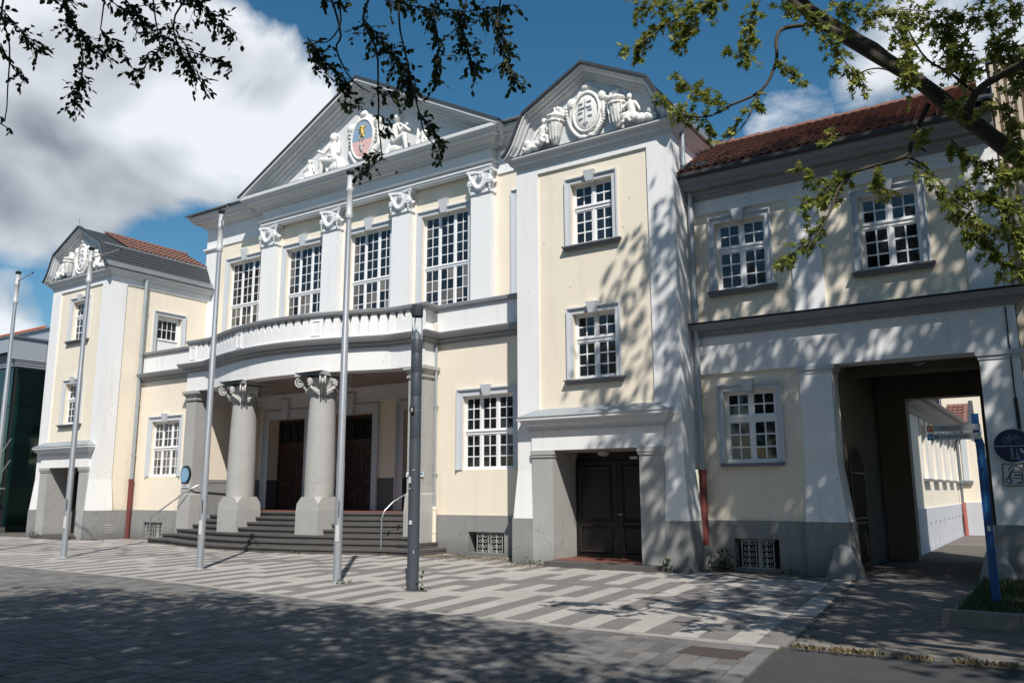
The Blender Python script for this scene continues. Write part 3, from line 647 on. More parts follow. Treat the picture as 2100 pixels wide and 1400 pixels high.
part('parapet_wall', MB().sweep([(-29.30, 1.5, 0), (PX - 5.43, 1.5, 0)], [(0, 6.13), (0, 6.82), (-.25, 6.82), (-.25, 6.13)], (0, 0, 1)), WHITE)
part('parapet_wall', MB().sweep([(PX + 5.43, 1.5, 0), (-11.09, 1.5, 0)], [(0, 6.13), (0, 6.82), (-.25, 6.82), (-.25, 6.13)], (0, 0, 1)), WHITE)
part('bowed_parapet', MB().sweep(P3(front), [(-.15, 6.13), (-.15, 6.82), (-.32, 6.82), (-.32, 6.13)], (0, 0, 1)), WHITE)
part('parapet_base', MB().sweep(P3(front), [(-.14, 6.13), (.03, 6.13), (.03, 6.19), (-.14, 6.20)], (0, 0, 1)), WHITE)
def bframe(dx):
    e = .01; t = Vector((2 * e, bow(dx + e) - bow(dx - e), 0)); return F(PX + dx, bow(dx), 0, math.degrees(math.atan2(t.y, t.x)))
for dx, w in ((-5.17, .42), (-1.78, .42), (1.78, .42), (5.17, .42)):
    fr = F(PX + dx, .9) if abs(dx) > 5 else bframe(dx)
    p = part('parapet_pedestal', MB(fr).box(-w / 2 - .03, w / 2 + .03, -.01, .05, 6.19, 6.82), WHITE)
    obj('raised_panel', MB(fr).sweep([(.15, -.01, 6.27), (.15, -.01, 6.72), (-.15, -.01, 6.72), (-.15, -.01, 6.27)], [(-.03, 0), (-.02, .02), (.01, .02), (.02, 0)], (0, -1, 0), closed=True), WHITE, p)
def arc_positions(a, b, n): return [a + (b - a) * (i + .5) / n for i in range(n)]
for a, b, n in ((-4.92, -2.02, 10), (-1.54, 1.54, 10), (2.02, 4.92, 10)):
    for dx in arc_positions(a, b, n):
        fr = bframe(dx); w = (b - a) / n * 1.04 * math.hypot(1, (bow(dx + .01) - bow(dx - .01)) / .02)
        # flat board baluster: full width below, tapering to a neck under the rail
        h = w / 2 - .012
        part('baluster', MB(fr).prism([(-h, 6.19), (h, 6.19), (h, 6.52), (h - .07, 6.82), (-h + .07, 6.82), (-h, 6.52)], .0, .08), WHITE)
part('balcony_floor', MB().slab([(PX - 5.4, 4.3)] + [(x, y + .2) for x, y in front[1:-1]] + [(PX + 5.4, 4.3)], 6.0, 6.12), ZINCD)
part('balcony_floor', MB().box(-29.3, PX - 5.42, 1.6, 4.4, 6.0, 6.12).box(PX + 5.42, -11.1, 1.6, 4.4, 6.0, 6.12), ZINCD)
part('portico_ceiling', MB().slab([(PX - 5.4, 3.9)] + [(x, y + .5) for x, y in front[1:-1]] + [(PX + 5.4, 3.9)], 5.17, 5.3), BOUNCECEIL)
# end piers
for s_ in (-1, 1):
    xo = PX + s_ * 5.40; xi = PX + s_ * 4.84; a, b = sorted((xo, xi)); a0, b0 = sorted((xo, xi))
    pr_ = part('portico_pier', MB().box(a, b, .92, 1.56, 1.62, 4.84), STONE)
    obj('pier_base', MB().box(a - .05, b + .05, .86, 1.6, -.1, 1.10).frus((a - .05, b + .05, .86, 1.6), 1.10, (a - .03, b + .03, .89, 1.58), 1.58).frus((a - .03, b + .03, .89, 1.58), 1.58, (a, b, .92, 1.56), 1.62), STONE, pr_)
    obj('pier_capital', MB().sweep([(a, 1.56, 0), (a, .92, 0), (b, .92, 0), (b, 1.56, 0)], [(-.2, 4.82), (.04, 4.82), (.05, 4.88), (.02, 4.90), (.03, 4.95), (.09, 5.03), (.12, 5.05), (.12, 5.145), (-.2, 5.145)], (0, 0, 1)), STONE, pr_)
    part('pier_block', MB().box(a + .05, b - .05, 1.0, 1.7, 5.12, 5.2), WHITE)
# columns with figural volute capitals
for s_ in (-1, 1):
    cx, cy = PX + s_ * 1.78, .56
    col = part('column', MB().lathe((cx, cy, 0), [(.43, 1.50), (.435, 1.9), (.425, 2.8), (.405, 3.7), (.375, 4.44), (.40, 4.45), (.41, 4.48), (.40, 4.51), (.37, 4.52)], 40), STONE, smooth=40)
    bs = MB(); bs.box(cx - .46, cx + .46, cy - .46, cy + .46, .3, 1.12)
    o_ = .46; q = .28; t = .49; u_ = .33
    bot = [(o_, -q), (o_, q), (q, o_), (-q, o_), (-o_, q), (-o_, -q), (-q, -o_), (q, -o_)]
    sq = [(o_, -o_), (o_, o_), (o_, o_), (-o_, o_), (-o_, o_), (-o_, -o_), (-o_, -o_), (o_, -o_)]
    sq = [(o_, -o_ * .98), (o_, o_ * .98), (o_ * .98, o_), (-o_ * .98, o_), (-o_, o_ * .98), (-o_, -o_ * .98), (-o_ * .98, -o_), (o_ * .98, -o_)]
    top = [(o_ - .03, -q), (o_ - .03, q), (q, o_ - .03), (-q, o_ - .03), (-o_ + .03, q), (-o_ + .03, -q), (-q, -o_ + .03), (q, -o_ + .03)]
    vs = [(cx + x, cy + y, 1.12) for x, y in sq] + [(cx + x * .97, cy + y * .97, 1.33) for x, y in sq] + [(cx + x * .93, cy + y * .95, 1.52) for x, y in bot]
    bs.add(vs, [tuple(range(7, -1, -1)), tuple(range(16, 24))] + [(i + 8 * k, (i + 1) % 8 + 8 * k, (i + 1) % 8 + 8 * k + 8, i + 8 * k + 8) for k in (0, 1) for i in range(8)])
    obj('column_base', bs, STONE, col)
    c = MB(); c.lathe((cx, cy, 0), [(.40, 4.5), (.40, 4.62), (.43, 4.8), (.50, 4.98), (.52, 5.0)], 20)
    vols = []
    for k in range(4):
        fr = F(cx, cy, 0, 90 * k)
        # head with cap, folded arms on each face
        c2 = MB(fr); c2.ell((0, -.50, 4.86), (.10, .10, .125)); c2.ell((0, -.48, 4.92), (.125, .12, .09)); c2.ell((0, -.60, 4.85), (.018, .03, .025)); c2.ell((-.04, -.585, 4.89), (.02, .02, .012)); c2.ell((.04, -.585, 4.89), (.02, .02, .012))
        c2.ell((0, -.55, 4.77), (.05, .05, .03))
        for e in (-1, 1): c2.cap((e * .24, -.44, 4.56), (e * .03, -.50, 4.70), .035, .045)
        c.v += c2.v; base = len(c.v) - len(c2.v); c.f += [tuple(i + base for i in f) for f in c2.f]
        fd = F(cx, cy, 0, 90 * k + 45)
        c3 = MB(fd); c3.cap((0, -.42, 4.58), (0, -.62, 4.84), .05, .06); c3.ell((0, -.66, 4.97), (.09, .08, .08))
        vol = MB(fd)
        for e in (-1, 1):
            sp = []
            for i in range(23):
                tt = i / 22; a = R(100) - tt * 3.4 * math.pi; q = .155 * (1 - .8 * tt); sp.append((e * .075, -.68 - q * math.cos(a), 4.85 + q * math.sin(a)))
            vol.tube(sp, .024, 6)
        vols.append(vol)
        c3.ell((0, -.68, 4.85), (.055, .12, .12))
        base = len(c.v); c.v += c3.v; c.f += [tuple(i + base for i in f) for f in c3.f]
    cap_ = voxel('column_capital', c, CAPST, col, .018, .4, 1)
    for vol in vols: obj('volute', vol, CAPST, cap_, smooth=60)
    ab = MB()
    pts = []
    for k in range(4):
        for t_ in (-1, -.8, -.4, 0, .4, .8, 1):
            rr = .60 if abs(t_) == 1 else .60 - .12 * (1 - t_ * t_); v = Matrix.Rotation(R(90 * k), 2) @ Vector((t_ * .60, -rr)); pts.append((cx + v.x, cy + v.y))
    ab.slab(pts, 5.04, 5.16); obj('abacus', ab, CAPST, col)
# steps: seven bowed basalt steps
def stepcurve(k, w, n=36):
    return [(PX + dx, .08 - .98 * max(0, 1 - (dx / 4.9) ** 2) ** 1.15 + .33 * k) for dx in [-w + 2 * w * i / n for i in range(n + 1)]]
widths = [5.85, 5.55, 5.25, 4.82, 4.82, 4.82, 4.82]
for k in range(7):
    w = widths[k]; zb = .15 * k; c = stepcurve(k, w); back = 1.42 if k < 3 else 4.2
    sm = MB().slab([(PX - w, back), *[(x, y + .035) for x, y in c], (PX + w, back)], zb - (.1 if k == 0 else 0), zb + .095)
    sm.slab([(PX - w - .02, back), *c, (PX + w + .02, back)], zb + .095, zb + .149)
    part('step', sm, BASALT)
part('landing_floor', MB().slab([(PX - 4.82, 4.3), *[(x, y + .3) for x, y in stepcurve(6, 4.82)], (PX + 4.82, 4.3)], 1.0, 1.056), REDTILE)
# loggia
LG = F(-20.3, 3.75)
dh = [(-4.23, -2.33, .9, 4.30), (-.95, .95, .9, 4.30), (2.33, 4.23, .9, 4.30)]
part('loggia_wall', MB(LG).wall(-4.85, 5.45, 2.10, 5.3, .6, dh), CREAM)
DADO = (mat('dark_dado_render', (.12, .12, .125), .85, .15, 1.2, .004, 70))
for a, b in ((-4.85, -4.23), (-2.33, -.95), (.95, 2.33), (4.23, 5.45)): part('loggia_dado', MB(F(-20.3, 3.72)).box(a, b, 0, .6, .9, 2.10), DADO)
for x0, x1, z0, z1 in dh:
    surround(LG, x0, x1, 1.06, z1, .3, hall, sill=False, kh=.72, kw=.34, d=.07)
    d = part('portal_door', MB(LG).box(x0, x1, .46, .54, 3.28, 3.46).box(x0, x0 + .08, .44, .54, 1.06, 4.3).box(x1 - .08, x1, .44, .54, 1.06, 4.3).box(x0 + .08, x1 - .08, .44, .54, 4.2, 4.3), BROWNWOOD)
    xm = (x0 + x1) / 2
    leafpanel(LG, x0 + .08, xm - .01, 1.06, 3.28, .47, BROWNWOOD, d, low=.30); leafpanel(LG, xm + .01, x1 - .08, 1.06, 3.28, .47, BROWNWOOD, d, low=.30)
    for sx in (-1, 1):
        gr = MB(LG); cxx = xm + sx * .44
        for zc in (2.25, 2.75):
            for a in range(4): spiral(gr, (cxx + (.09 if a % 2 else -.09), .45, zc + (.1 if a < 2 else -.1)), .085, 1.3, .008, 1 if a in (0, 3) else -1, a * 90, 0, 10)
            gr.tube([(cxx + .2 * math.cos(q * math.pi / 8), .45, zc + .2 * math.sin(q * math.pi / 8)) for q in range(17)], .009, 4)
        obj('door_ironwork', gr, IRON, d)
        obj('door_handle', MB(LG).tube([(xm + sx * .06, .45, 1.95), (xm + sx * .06, .40, 2.0), (xm + sx * .06, .40, 2.25), (xm + sx * .06, .45, 2.3)], .010, 6), IRON, d)
    pane(LG, x0 + .08, x1 - .08, 3.46, 4.2, .51, GLASS, d)
    tr = MB(LG); n = 4
    for i in range(n):
        a = x0 + .08 + i * (x1 - x0 - .16) / n; b = a + (x1 - x0 - .16) / n; tr.box(b - .012, b + .012, .46, .49, 3.46, 4.2)
        for (p, q) in (((a, 3.46), (b, 4.2)), ((a, 4.2), (b, 3.46)), ((a, 3.83), ((a + b) / 2, 4.2)), (((a + b) / 2, 4.2), (b, 3.83)), ((a, 3.83), ((a + b) / 2, 3.46)), (((a + b) / 2, 3.46), (b, 3.83))):
            tr.tube([(p[0], .475, p[1]), (q[0], .475, q[1])], .010, 4)
    obj('transom_lattice', tr, IRON, d)
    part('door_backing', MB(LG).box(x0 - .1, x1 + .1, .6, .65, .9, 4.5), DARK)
ibox = [(-25.04, 3.6, 0), (-25.04, 1.56, 0)]
part('loggia_frieze', MB().sweep([(-25.04, 1.56, 0), (-25.04, 3.75, 0), (-15.36, 3.75, 0), (-15.36, 1.56, 0)][::1], [(0, 4.66), (.03, 4.66), (.05, 4.74), (.05, 4.84), (.08, 4.88), (.10, 5.0), (.16, 5.06), (.18, 5.17), (0, 5.17)], (0, 0, 1)), CORN)
part('loggia_side_wall', MB().box(-25.6, -25.06, 1.6, 4.3, 2.10, 5.2), CREAM); part('loggia_side_wall', MB().box(-15.34, -14.84, 1.6, 4.3, 2.10, 5.2), CREAM)
part('loggia_side_dado', MB().box(-25.6, -25.04, 1.6, 4.3, .9, 2.10), PLINTH); part('loggia_side_dado', MB().box(-15.36, -14.84, 1.6, 4.3, .9, 2.10), PLINTH)

# ---------------------------------------------------------------- main block: upper storey, entablature, pediment
MX = -20.35
UP = F(MX, 4.4)
mw = [(c - 1.0, c + 1.0, 7.2, 11.06) for c in (-6.93, -3.47, 0, 3.47, 7.40)]
part('cream_wall', MB(UP).wall(-9.5, 9.5, 5.35, 12.2, .4, mw), CREAM)
for i, (a, b, z0, z1) in enumerate(mw):
    window(UP, a, b, z0, z1, .15, hall, 3, 2, 5, 5, zt=9.2, curtains=.45 if i < 3 else .25, bar=.026)
    surround(UP, a, b, z0, z1, .19, hall, sill=False, kh=.46, kw=.30, d=.06)
for c in (-5.2, -1.735, 1.735, 5.2):
    p = part('pilaster', MB(UP).box(c - .40, c + .40, -.32, 0, 6.1, 11.26), WHITE)
    part('pilaster_backing', MB(UP).box(c - .50, c + .50, -.035, -.001, 6.1, 12.05), CREAM)
    k = MB(UP)
    y = -.34; z = 11.30
    k.box(c - .44, c + .44, -.37, .0, z - .04, z + .05); k.box(c - .38, c + .38, -.33, 0, z, z + .72)
    for s_ in (-1, 1):
        spiral(k, (c + s_ * .40, y - .06, z + .36), .15, 1.5, .035, s_, 90, 0, 16); k.ell((c + s_ * .40, y - .02, z + .36), (.13, .08, .13))
        k.cap((c + s_ * .40, y, z + .5), (c + s_ * .44, y - .02, z + .68), .05, .06)
        k.ell((c + s_ * .40, y - .06, z + .16), (.04, .04, .05)); k.ell((c + s_ * .40, y - .06, z + .07), (.03, .03, .04))
    garland(k, (c - .30, y - .05, z + .38), (c + .30, y - .05, z + .38), .26, .055, 12)
    k.ell((c, y - .05, z + .56), (.10, .08, .12)); k.ell((c, y - .08, z + .62), (.12, .08, .06))
    # the same motif on the visible return
    k.cap((c + .42, y + .1, z + .3), (c + .42, 0, z + .42), .05, .06)
    o = voxel('pilaster_capital', k, CAPST if False else TYMP, p, .022, .4, 1)
    n_ = 8; top = [(c - .50 + 1.0 * i / n_, -.43 + .09 * (1 - (2 * i / n_ - 1) ** 2)) for i in range(n_ + 1)]
    obj('capital_abacus', MB(UP).slab(top + [(c + .50, 0), (c - .50, 0)], z + .70, z + .79), TYMP, p)
for s_ in (-1, 1):
    a, b = sorted((s_ * 9.5, s_ * 8.6)); part('corner_pilaster', MB(UP).box(a, b, -.05, 0, 6.1, 11.72), WHITE)
    a, b = sorted((s_ * 9.5, s_ * 5.64)); part('side_fascia', MB(UP).box(a, b, -.05, 0, 11.92, 12.76), WHITE)
    pth = [(-9.5, 1.0, 0), (-9.5, 0, 0), (-8.6, 0, 0), (-8.6, .04, 0)] if s_ < 0 else [(8.6, .04, 0), (8.6, 0, 0), (9.5, 0, 0), (9.5, 1.0, 0)]
    part('string_moulding', MB(UP).sweep(pth, [(0, 11.74), (.07, 11.74), (.09, 11.80), (.14, 11.84), (.14, 11.90), (0, 11.93)], (0, 0, 1)), WHITE)
part('core_walls', MB(UP).box(-9.5, 9.5, .4, 9.5, 5.35, 13.0), WHITE)
part('frieze_block', MB(UP).box(-5.62, 5.62, -.36, 0, 12.30, 12.80), WHITE)
part('architrave', MB(UP).sweep([(-5.62, 0, 0), (-5.62, -.34, 0), (5.62, -.34, 0), (5.62, 0, 0)], [(-.3, 12.09), (.02, 12.09), (.02, 12.15), (.05, 12.15), (.05, 12.22), (.02, 12.23), (.02, 12.27), (.10, 12.29), (.13, 12.35), (-.3, 12.36)], (0, 0, 1)), TYMP)
part('main_cornice', MB(UP).sweep([(-9.5, 5, 0), (-9.5, 0, 0), (-5.66, 0, 0), (-5.66, -.38, 0), (5.66, -.38, 0), (5.66, 0, 0), (9.5, 0, 0), (9.5, 5, 0)],
    [(-.2, 12.76), (.07, 12.76), (.09, 12.84), (.16, 12.86), (.30, 12.95), (.34, 13.00), (.47, 13.00), (.47, 13.07), (.52, 13.09), (.56, 13.15), (.60, 13.17), (.60, 13.29), (-.2, 13.34)], (0, 0, 1)), CORN)
for s_ in (-1, 1):
    a, b = (-10.3, -6.3) if s_ < 0 else (6.3, 10.3)
    part('side_zinc_roof', MB(UP).frus((a, b, -.76, 6.0), 13.34, (a + .25, b - .25, -.1, 6.0), 13.70), ZINC)
TZ = 13.28; AP = 16.66; HW = 6.36
y0 = -.38
part('tympanum', MB(UP).prism([(-5.9, 13.33), (5.9, 13.33), (0, 16.2)], y0, y0 + .4), TYMP)
part('pediment_ledge', MB(UP).frus((-6.2, 6.2, y0 - .56, y0 + .05), 13.33, (-5.9, 5.9, y0 - .05, y0 + .05), 13.42), ZINCD)
rp = [(-HW, y0, TZ), (0, y0, AP), (HW, y0, TZ)]
part('raking_cornice', MB(UP).sweep(rp, [(0, .001), (0, .62), (.10, .62), (.11, .57), (.17, .53), (.20, .44), (.27, .44), (.27, .30), (.34, .28), (.37, .17), (.46, .15), (.47, .08), (.60, .06), (.64, .001)], (0, -1, 0)), CORN)
part('verge_flashing', MB(UP).sweep(rp, [(-.07, .65), (.015, .65), (.015, .45), (-.07, .45)], (0, -1, 0)), SLATE)
part('pediment_roof', MB(UP).sweep(rp, [(-.05, .44), (.05, .44), (.05, -9.2), (-.05, -9.2)], (0, -1, 0)), ZINCD)
# hipped tile roof set back behind the pediment
hr = MB(); a, b, c, d, zb, zt = -27.5, -13.2, 6.6, 14.5, 13.3, 17.3
hr.add([(a, c, zb), (b, c, zb), (b, d, zb), (a, d, zb), (a + 4.2, 10.5, zt), (b - 4.2, 10.5, zt)], [(0, 1, 5, 4), (1, 2, 5), (2, 3, 4, 5), (3, 0, 4), (3, 2, 1, 0)])
part('hip_roof', hr, TILE)
# pediment sculpture
ys = y0 - .02
m = MB(UP); zc = 14.40
m.ell((0, ys, zc), (.70, .14, .92)); m.ell((0, ys, 15.12), (.56, .14, .36)); m.ell((0, ys - .08, 15.40), (.20, .12, .14))
for s_ in (-1, 1):
    m.ell((s_ * .66, ys - .06, 14.98), (.20, .14, .20)); m.cap((s_ * .68, ys - .05, 14.9), (s_ * .74, ys - .04, 14.1), .11, .09); m.cap((s_ * .74, ys - .04, 14.1), (s_ * .35, ys - .05, 13.55), .10, .12)
m.tube([(.55 * math.sin(a / 24 * 2 * math.pi), ys - .15, zc + .76 * math.cos(a / 24 * 2 * math.pi)) for a in range(25)], .05, 6)
crt = voxel('main_cartouche', m, RELIEF, hall, .028)
def ovalpiece(z0, z1, mt, name):
    pts = []
    N_ = 28
    for i in range(N_):
        a = 2 * math.pi * i / N_; x, z = .50 * math.sin(a), .71 * math.cos(a); pts.append((x, min(max(zc + z, z0), z1)))
    o = MB(UP); o.prism(pts, ys - .165, ys - .08); return obj(name, o, mt, crt)
ovalpiece(zc - .05, 16, COATBLUE, 'shield_upper_field'); ovalpiece(13, zc - .05, COATPINK, 'shield_lower_field')
def lion(mb, cx, cz, s, y):
    """a rampant heraldic lion in relief"""
    P = lambda a, b: (cx + a * s, y, cz + b * s)
    mb.cap(P(.02, -.25), P(-.05, .25), .16 * s, .17 * s); mb.ell(P(-.12, .52), (.15 * s, .05, .15 * s)); mb.ell(P(.0, .42), (.2 * s, .05, .22 * s)); mb.ell(P(-.27, .48), (.09 * s, .05, .06 * s))
    mb.cap(P(-.15, .25), P(-.42, .38), .06 * s, .045 * s); mb.cap(P(-.15, .1), P(-.42, .05), .06 * s, .045 * s); mb.cap(P(-.05, -.35), P(-.32, -.45), .08 * s, .05 * s); mb.cap(P(-.32, -.45), P(-.30, -.75), .05 * s, .045 * s)
    mb.cap(P(.08, -.35), P(.22, -.55), .09 * s, .06 * s); mb.cap(P(.22, -.55), P(.08, -.85), .06 * s, .045 * s)
    mb.tube([P(.15, -.2), P(.38, -.25), P(.45, .05), P(.32, .25), P(.42, .5)], .035 * s, 5); mb.ell(P(.42, .55), (.08 * s, .04, .1 * s))
    for a, b in ((-.46, .42), (-.46, .06), (-.36, -.78), (.02, -.88)): mb.ell(P(a, b), (.07 * s, .04, .05 * s))
l1 = MB(UP); lion(l1, .02, zc + .28, .36, ys - .19); voxel('gold_lion', l1, GOLD, crt, .014, .3, 1)
l2 = MB(UP); lion(l2, .0, zc - .36, .24, ys - .19); voxel('silver_lion', l2, SILVER, crt, .012, .3, 1)
ck = MB(UP)
for i in range(5): ck.box(-.70, -.62, ys - .17, ys - .12, 14.15 + i * .14, 14.18 + i * .14); ck.box(.62, .70, ys - .17, ys - .12, 14.15 + i * .14, 14.18 + i * .14)
obj('scroll_notches', ck, CORND, crt)
f1 = MB(UP); figure(f1, -1.42, 13.42, 1.62, ys - .08, -1, 'sit'); voxel('seated_man_relief', f1, RELIEF, hall, .026)
f1 = MB(UP); figure(f1, 1.55, 13.42, 1.55, ys - .08, 1, 'sit'); f1.cap((1.95, ys - .3, 14.45), (2.35, ys - .25, 14.1), .04, .06); voxel('flute_player_relief', f1, RELIEF, hall, .026)
f1 = MB(UP); figure(f1, -2.75, 13.42, .86, ys - .08, -1, 'putto'); f1.ell((-3.15, ys - .1, 13.5), (.22, .12, .12)); f1.cap((-2.4, ys - .1, 13.48), (-2.2, ys - .1, 13.72), .12, .08); voxel('child_relief', f1, RELIEF, hall, .026)
f1 = MB(UP); figure(f1, 2.85, 13.42, .82, ys - .08, 1, 'putto'); f1.cap((2.6, ys - .08, 13.5), (2.62, ys - .06, 14.3), .10, .05); voxel('child_relief', f1, RELIEF, hall, .026)
f1 = MB(UP)
for i in range(9): f1.ell((-3.4 - i * .14, ys - .05, 13.46 + .05 * math.sin(i * 1.7)), (.13, .08, .09 - i * .004)); f1.ell((3.4 + i * .13, ys - .05, 13.46 + .05 * math.sin(i * 1.3)), (.12, .08, .09 - i * .004))
voxel('foliage_relief', f1, RELIEF, hall, .028)
part('lightning_rod', MB().tube([(-20.35, 3.4, 16.7), (-20.45, 3.4, 17.1)], .01, 4), IRON)

# ---------------------------------------------------------------- right-hand wing with the gateway
WG = F(-6.83, .83); WE = 6.26
part('white_frame', MB(WG).wall(0, WE, 5.2, 8.30, .05, [(.08, 2.29, 5.2, 7.92), (2.925, 5.57, 5.2, 7.92)]), WHITE)
g = F_off(WG, 0, .05)
wu = [(.615, 1.755, 6.08, 7.66), (3.69, 4.83, 6.08, 7.66)]
part('cream_field', MB(g).wall(0.02, WE - .02, 5.1, 8.2, .28, wu), CREAM)
for a, b, z0, z1 in wu:
    window(g, a, b, z0, z1, .12, hall, 2, 2, 2, 3, zt=z0 + .95, bar=.03); surround(g, a, b, z0, z1, .14, hall, kh=.26, kw=.24, silld=.17)
wgx = (.62, 1.76, 2.24, 3.80)
part('cream_field', MB(g).wall(.02, 2.4, 1.02, 4.22, .28, [wgx]), CREAM)
part('white_edge', MB(WG).box(0, .08, 0, .05, 1.03, 4.2), WHITE)
window(g, *wgx, .12, hall, 2, 2, 2, 3, zt=3.20, bar=.03); surround(g, *wgx, .14, hall, kh=.26, kw=.24, sill=False)
part('window_sill', MB(g).box(.52, 1.86, -.10, .12, 2.16, 2.235), SILLM)
part('gateway_pilaster', MB(WG).frus((2.26, 3.07, -.11, .60), 1.03, (2.30, 2.93, -.02, .60), 2.15).box(2.30, 2.93, -.02, .60, 2.15, 4.06), WHITE)
part('gateway_pier', MB(WG).box(5.60, WE, -.02, .60, 1.03, 4.06), WHITE)
for a, b in ((2.30, 2.93), (5.60, WE)):
    part('pier_cap', MB(WG).sweep([(a, .6, 0), (a, -.02, 0), (b, -.02, 0), (b, .6, 0)], [(-.1, 4.05), (.02, 4.05), (.02, 4.10), (.05, 4.12), (.07, 4.20), (-.1, 4.205)], (0, 0, 1)), TRIM)
part('plinth', MB(F(-6.83, .78)).wall(0, 2.28, -.15, 1.03, .33, [(.74, 1.68, .06, .66)]), PLINTH)
part('plinth', MB(WG).frus((2.24, 3.10, -.14, .65), -.15, (2.25, 3.09, -.13, .65), 1.03), PLINTH)
part('plinth', MB(WG).box(5.56, WE, -.08, .65, -.15, 1.03), PLINTH)
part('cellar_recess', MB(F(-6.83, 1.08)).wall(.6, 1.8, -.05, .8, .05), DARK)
part('cellar_mullion', MB(F(-6.83, .78)).box(1.17, 1.25, .2, .26, .06, .66), WIRON); grille(F(-6.83, .78), .84, 1.58, .05, .64, .06, WIRON)
part('gateway_beam', MB(WG).box(0, WE, -.01, .60, 4.207, 5.06), WHITE)
part('band_cornice', MB(WG).sweep([(-.02, 0, 0), (WE, 0, 0), (WE, .5, 0)], [(-.1, 5.04), (.05, 5.04), (.06, 5.10), (.13, 5.13), (.13, 5.17), (.22, 5.19), (.26, 5.26), (.30, 5.30), (-.1, 5.33)], (0, 0, 1)), CORND)
part('band_flashing', MB(WG).box(-.02, WE + .3, -.31, .04, 5.332, 5.345), ZINCD)
part('wing_cornice', MB(WG).sweep([(0, 0, 0), (WE, 0, 0)], [(-.1, 8.26), (.05, 8.26), (.07, 8.36), (.16, 8.40), (.16, 8.47), (.34, 8.48), (.34, 8.55), (.42, 8.58), (.47, 8.65), (.47, 8.69), (-.1, 8.72)], (0, 0, 1)), CORND)
part('roof_gutter', MB(WG).sweep([(-.02, 0, 0), (WE, 0, 0)], [(.46, 8.69), (.54, 8.69), (.59, 8.72), (.59, 8.78), (.57, 8.78), (.55, 8.73), (.48, 8.72)], (0, 0, 1)), SLATE)
tile_roof('roof_tiles', (-6.85, .25, 8.80), (1, 0, 0), (0, 2.15, 1.39), 6.0, 2.56, .20, .21, TILE, hall)
rg = MB()
for i in range(19): rg.tube([(-6.75 + i * .31, 2.42, 10.20), (-6.75 + i * .31 + .33, 2.42, 10.21)], .09 + .012 * (i % 2), 8)
part('ridge_tiles', rg, TILE, stuff=True)
sc = MB()
for i in range(5): sc.box(-6.2 + i * 1.2, -6.16 + i * 1.2, 2.40, 2.44, 10.28, 10.38)
part('ridge_clips', sc, ZINC, stuff=True)
part('rear_roof_slope', MB().add([(-6.85, 2.4, 10.07), (-.55, 2.4, 10.07), (-.55, 4.1, 8.7), (-6.85, 4.1, 8.7), (-6.85, 2.4, 9.95), (-.55, 2.4, 9.95), (-.55, 4.1, 8.6), (-6.85, 4.1, 8.6)], [(0, 1, 2, 3), (7, 6, 5, 4), (0, 4, 5, 1), (1, 5, 6, 2), (2, 6, 7, 3), (3, 7, 4, 0)]), TILE)
sl = MB()
for i in range(12): sl.add([(-1.05, .36 + i * .16, 8.98 + i * .088), (-.50, .36 + i * .16, 8.98 + i * .088), (-.50, .53 + i * .16, 9.055 + i * .088), (-1.05, .53 + i * .16, 9.055 + i * .088), (-1.05, .36 + i * .16, 8.94 + i * .088), (-.50, .36 + i * .16, 8.94 + i * .088)], [(0, 1, 2, 3), (0, 1, 5, 4)])
part('slate_verge', sl, SLATE, stuff=True)
tr_ = MB()
for i in range(16): a = random.uniform(-6.75, -6.2); tr_.box(a, a + .07, .3 + random.uniform(0, .2), .42 + random.uniform(0, .15), 8.9, 8.95 + random.uniform(.02, .14))
part('gutter_debris', tr_, SLATE, stuff=True)
part('upper_storey_rear', MB().box(-6.83, -.58, 3.5, 3.9, 4.55, 8.7), CREAM)
part('tower_link_wall', MB().box(-6.9, -6.5, 1.2, 5.5, 4.5, 8.9), WHITE)
# passage
PASS = mat('shade_toned_passage_plaster', (.26, .22, .165), .9, .12, 1.5, .004, 50, streak=.1)  # cream passage plaster, its colour darkened to stand in for deep shade
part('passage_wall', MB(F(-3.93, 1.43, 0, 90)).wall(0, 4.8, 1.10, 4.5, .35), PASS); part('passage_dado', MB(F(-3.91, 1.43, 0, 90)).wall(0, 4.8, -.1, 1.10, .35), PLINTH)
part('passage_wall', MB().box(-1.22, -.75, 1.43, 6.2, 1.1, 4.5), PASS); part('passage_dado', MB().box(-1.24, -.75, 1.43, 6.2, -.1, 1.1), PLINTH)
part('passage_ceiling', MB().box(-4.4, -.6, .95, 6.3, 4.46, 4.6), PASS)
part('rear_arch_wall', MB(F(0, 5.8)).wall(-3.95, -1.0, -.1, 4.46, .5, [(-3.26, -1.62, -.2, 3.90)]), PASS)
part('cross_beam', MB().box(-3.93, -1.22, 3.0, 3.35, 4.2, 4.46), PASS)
lt = MB().tube([(-2.5, 3.3, 4.46), (-2.5, 3.3, 4.38)], .03, 8).lathe((-2.5, 3.3, 4.18), [(.05, 0), (.14, .05), (.18, .14), (.16, .2)], 16)
lt = obj('passage_lantern', MB().lathe((-2.45, 2.2, 4.24), [(.06, 0), (.15, .03), (.20, .10), (.20, .16), (.12, .20), (.03, .22)], 18), ZINCD); tag(lt, 'round lantern hanging from the dark passage ceiling', 'lamp')
lt = obj('porch_lantern', MB().lathe((-8.9, .30, 2.44), [(.03, 0), (.10, .02), (.14, .06), (.155, .11), (.14, .13)], 20), BOUNCECEIL, smooth=60); tag(lt, 'white glass dome lamp above the recessed door of the right tower', 'lamp')

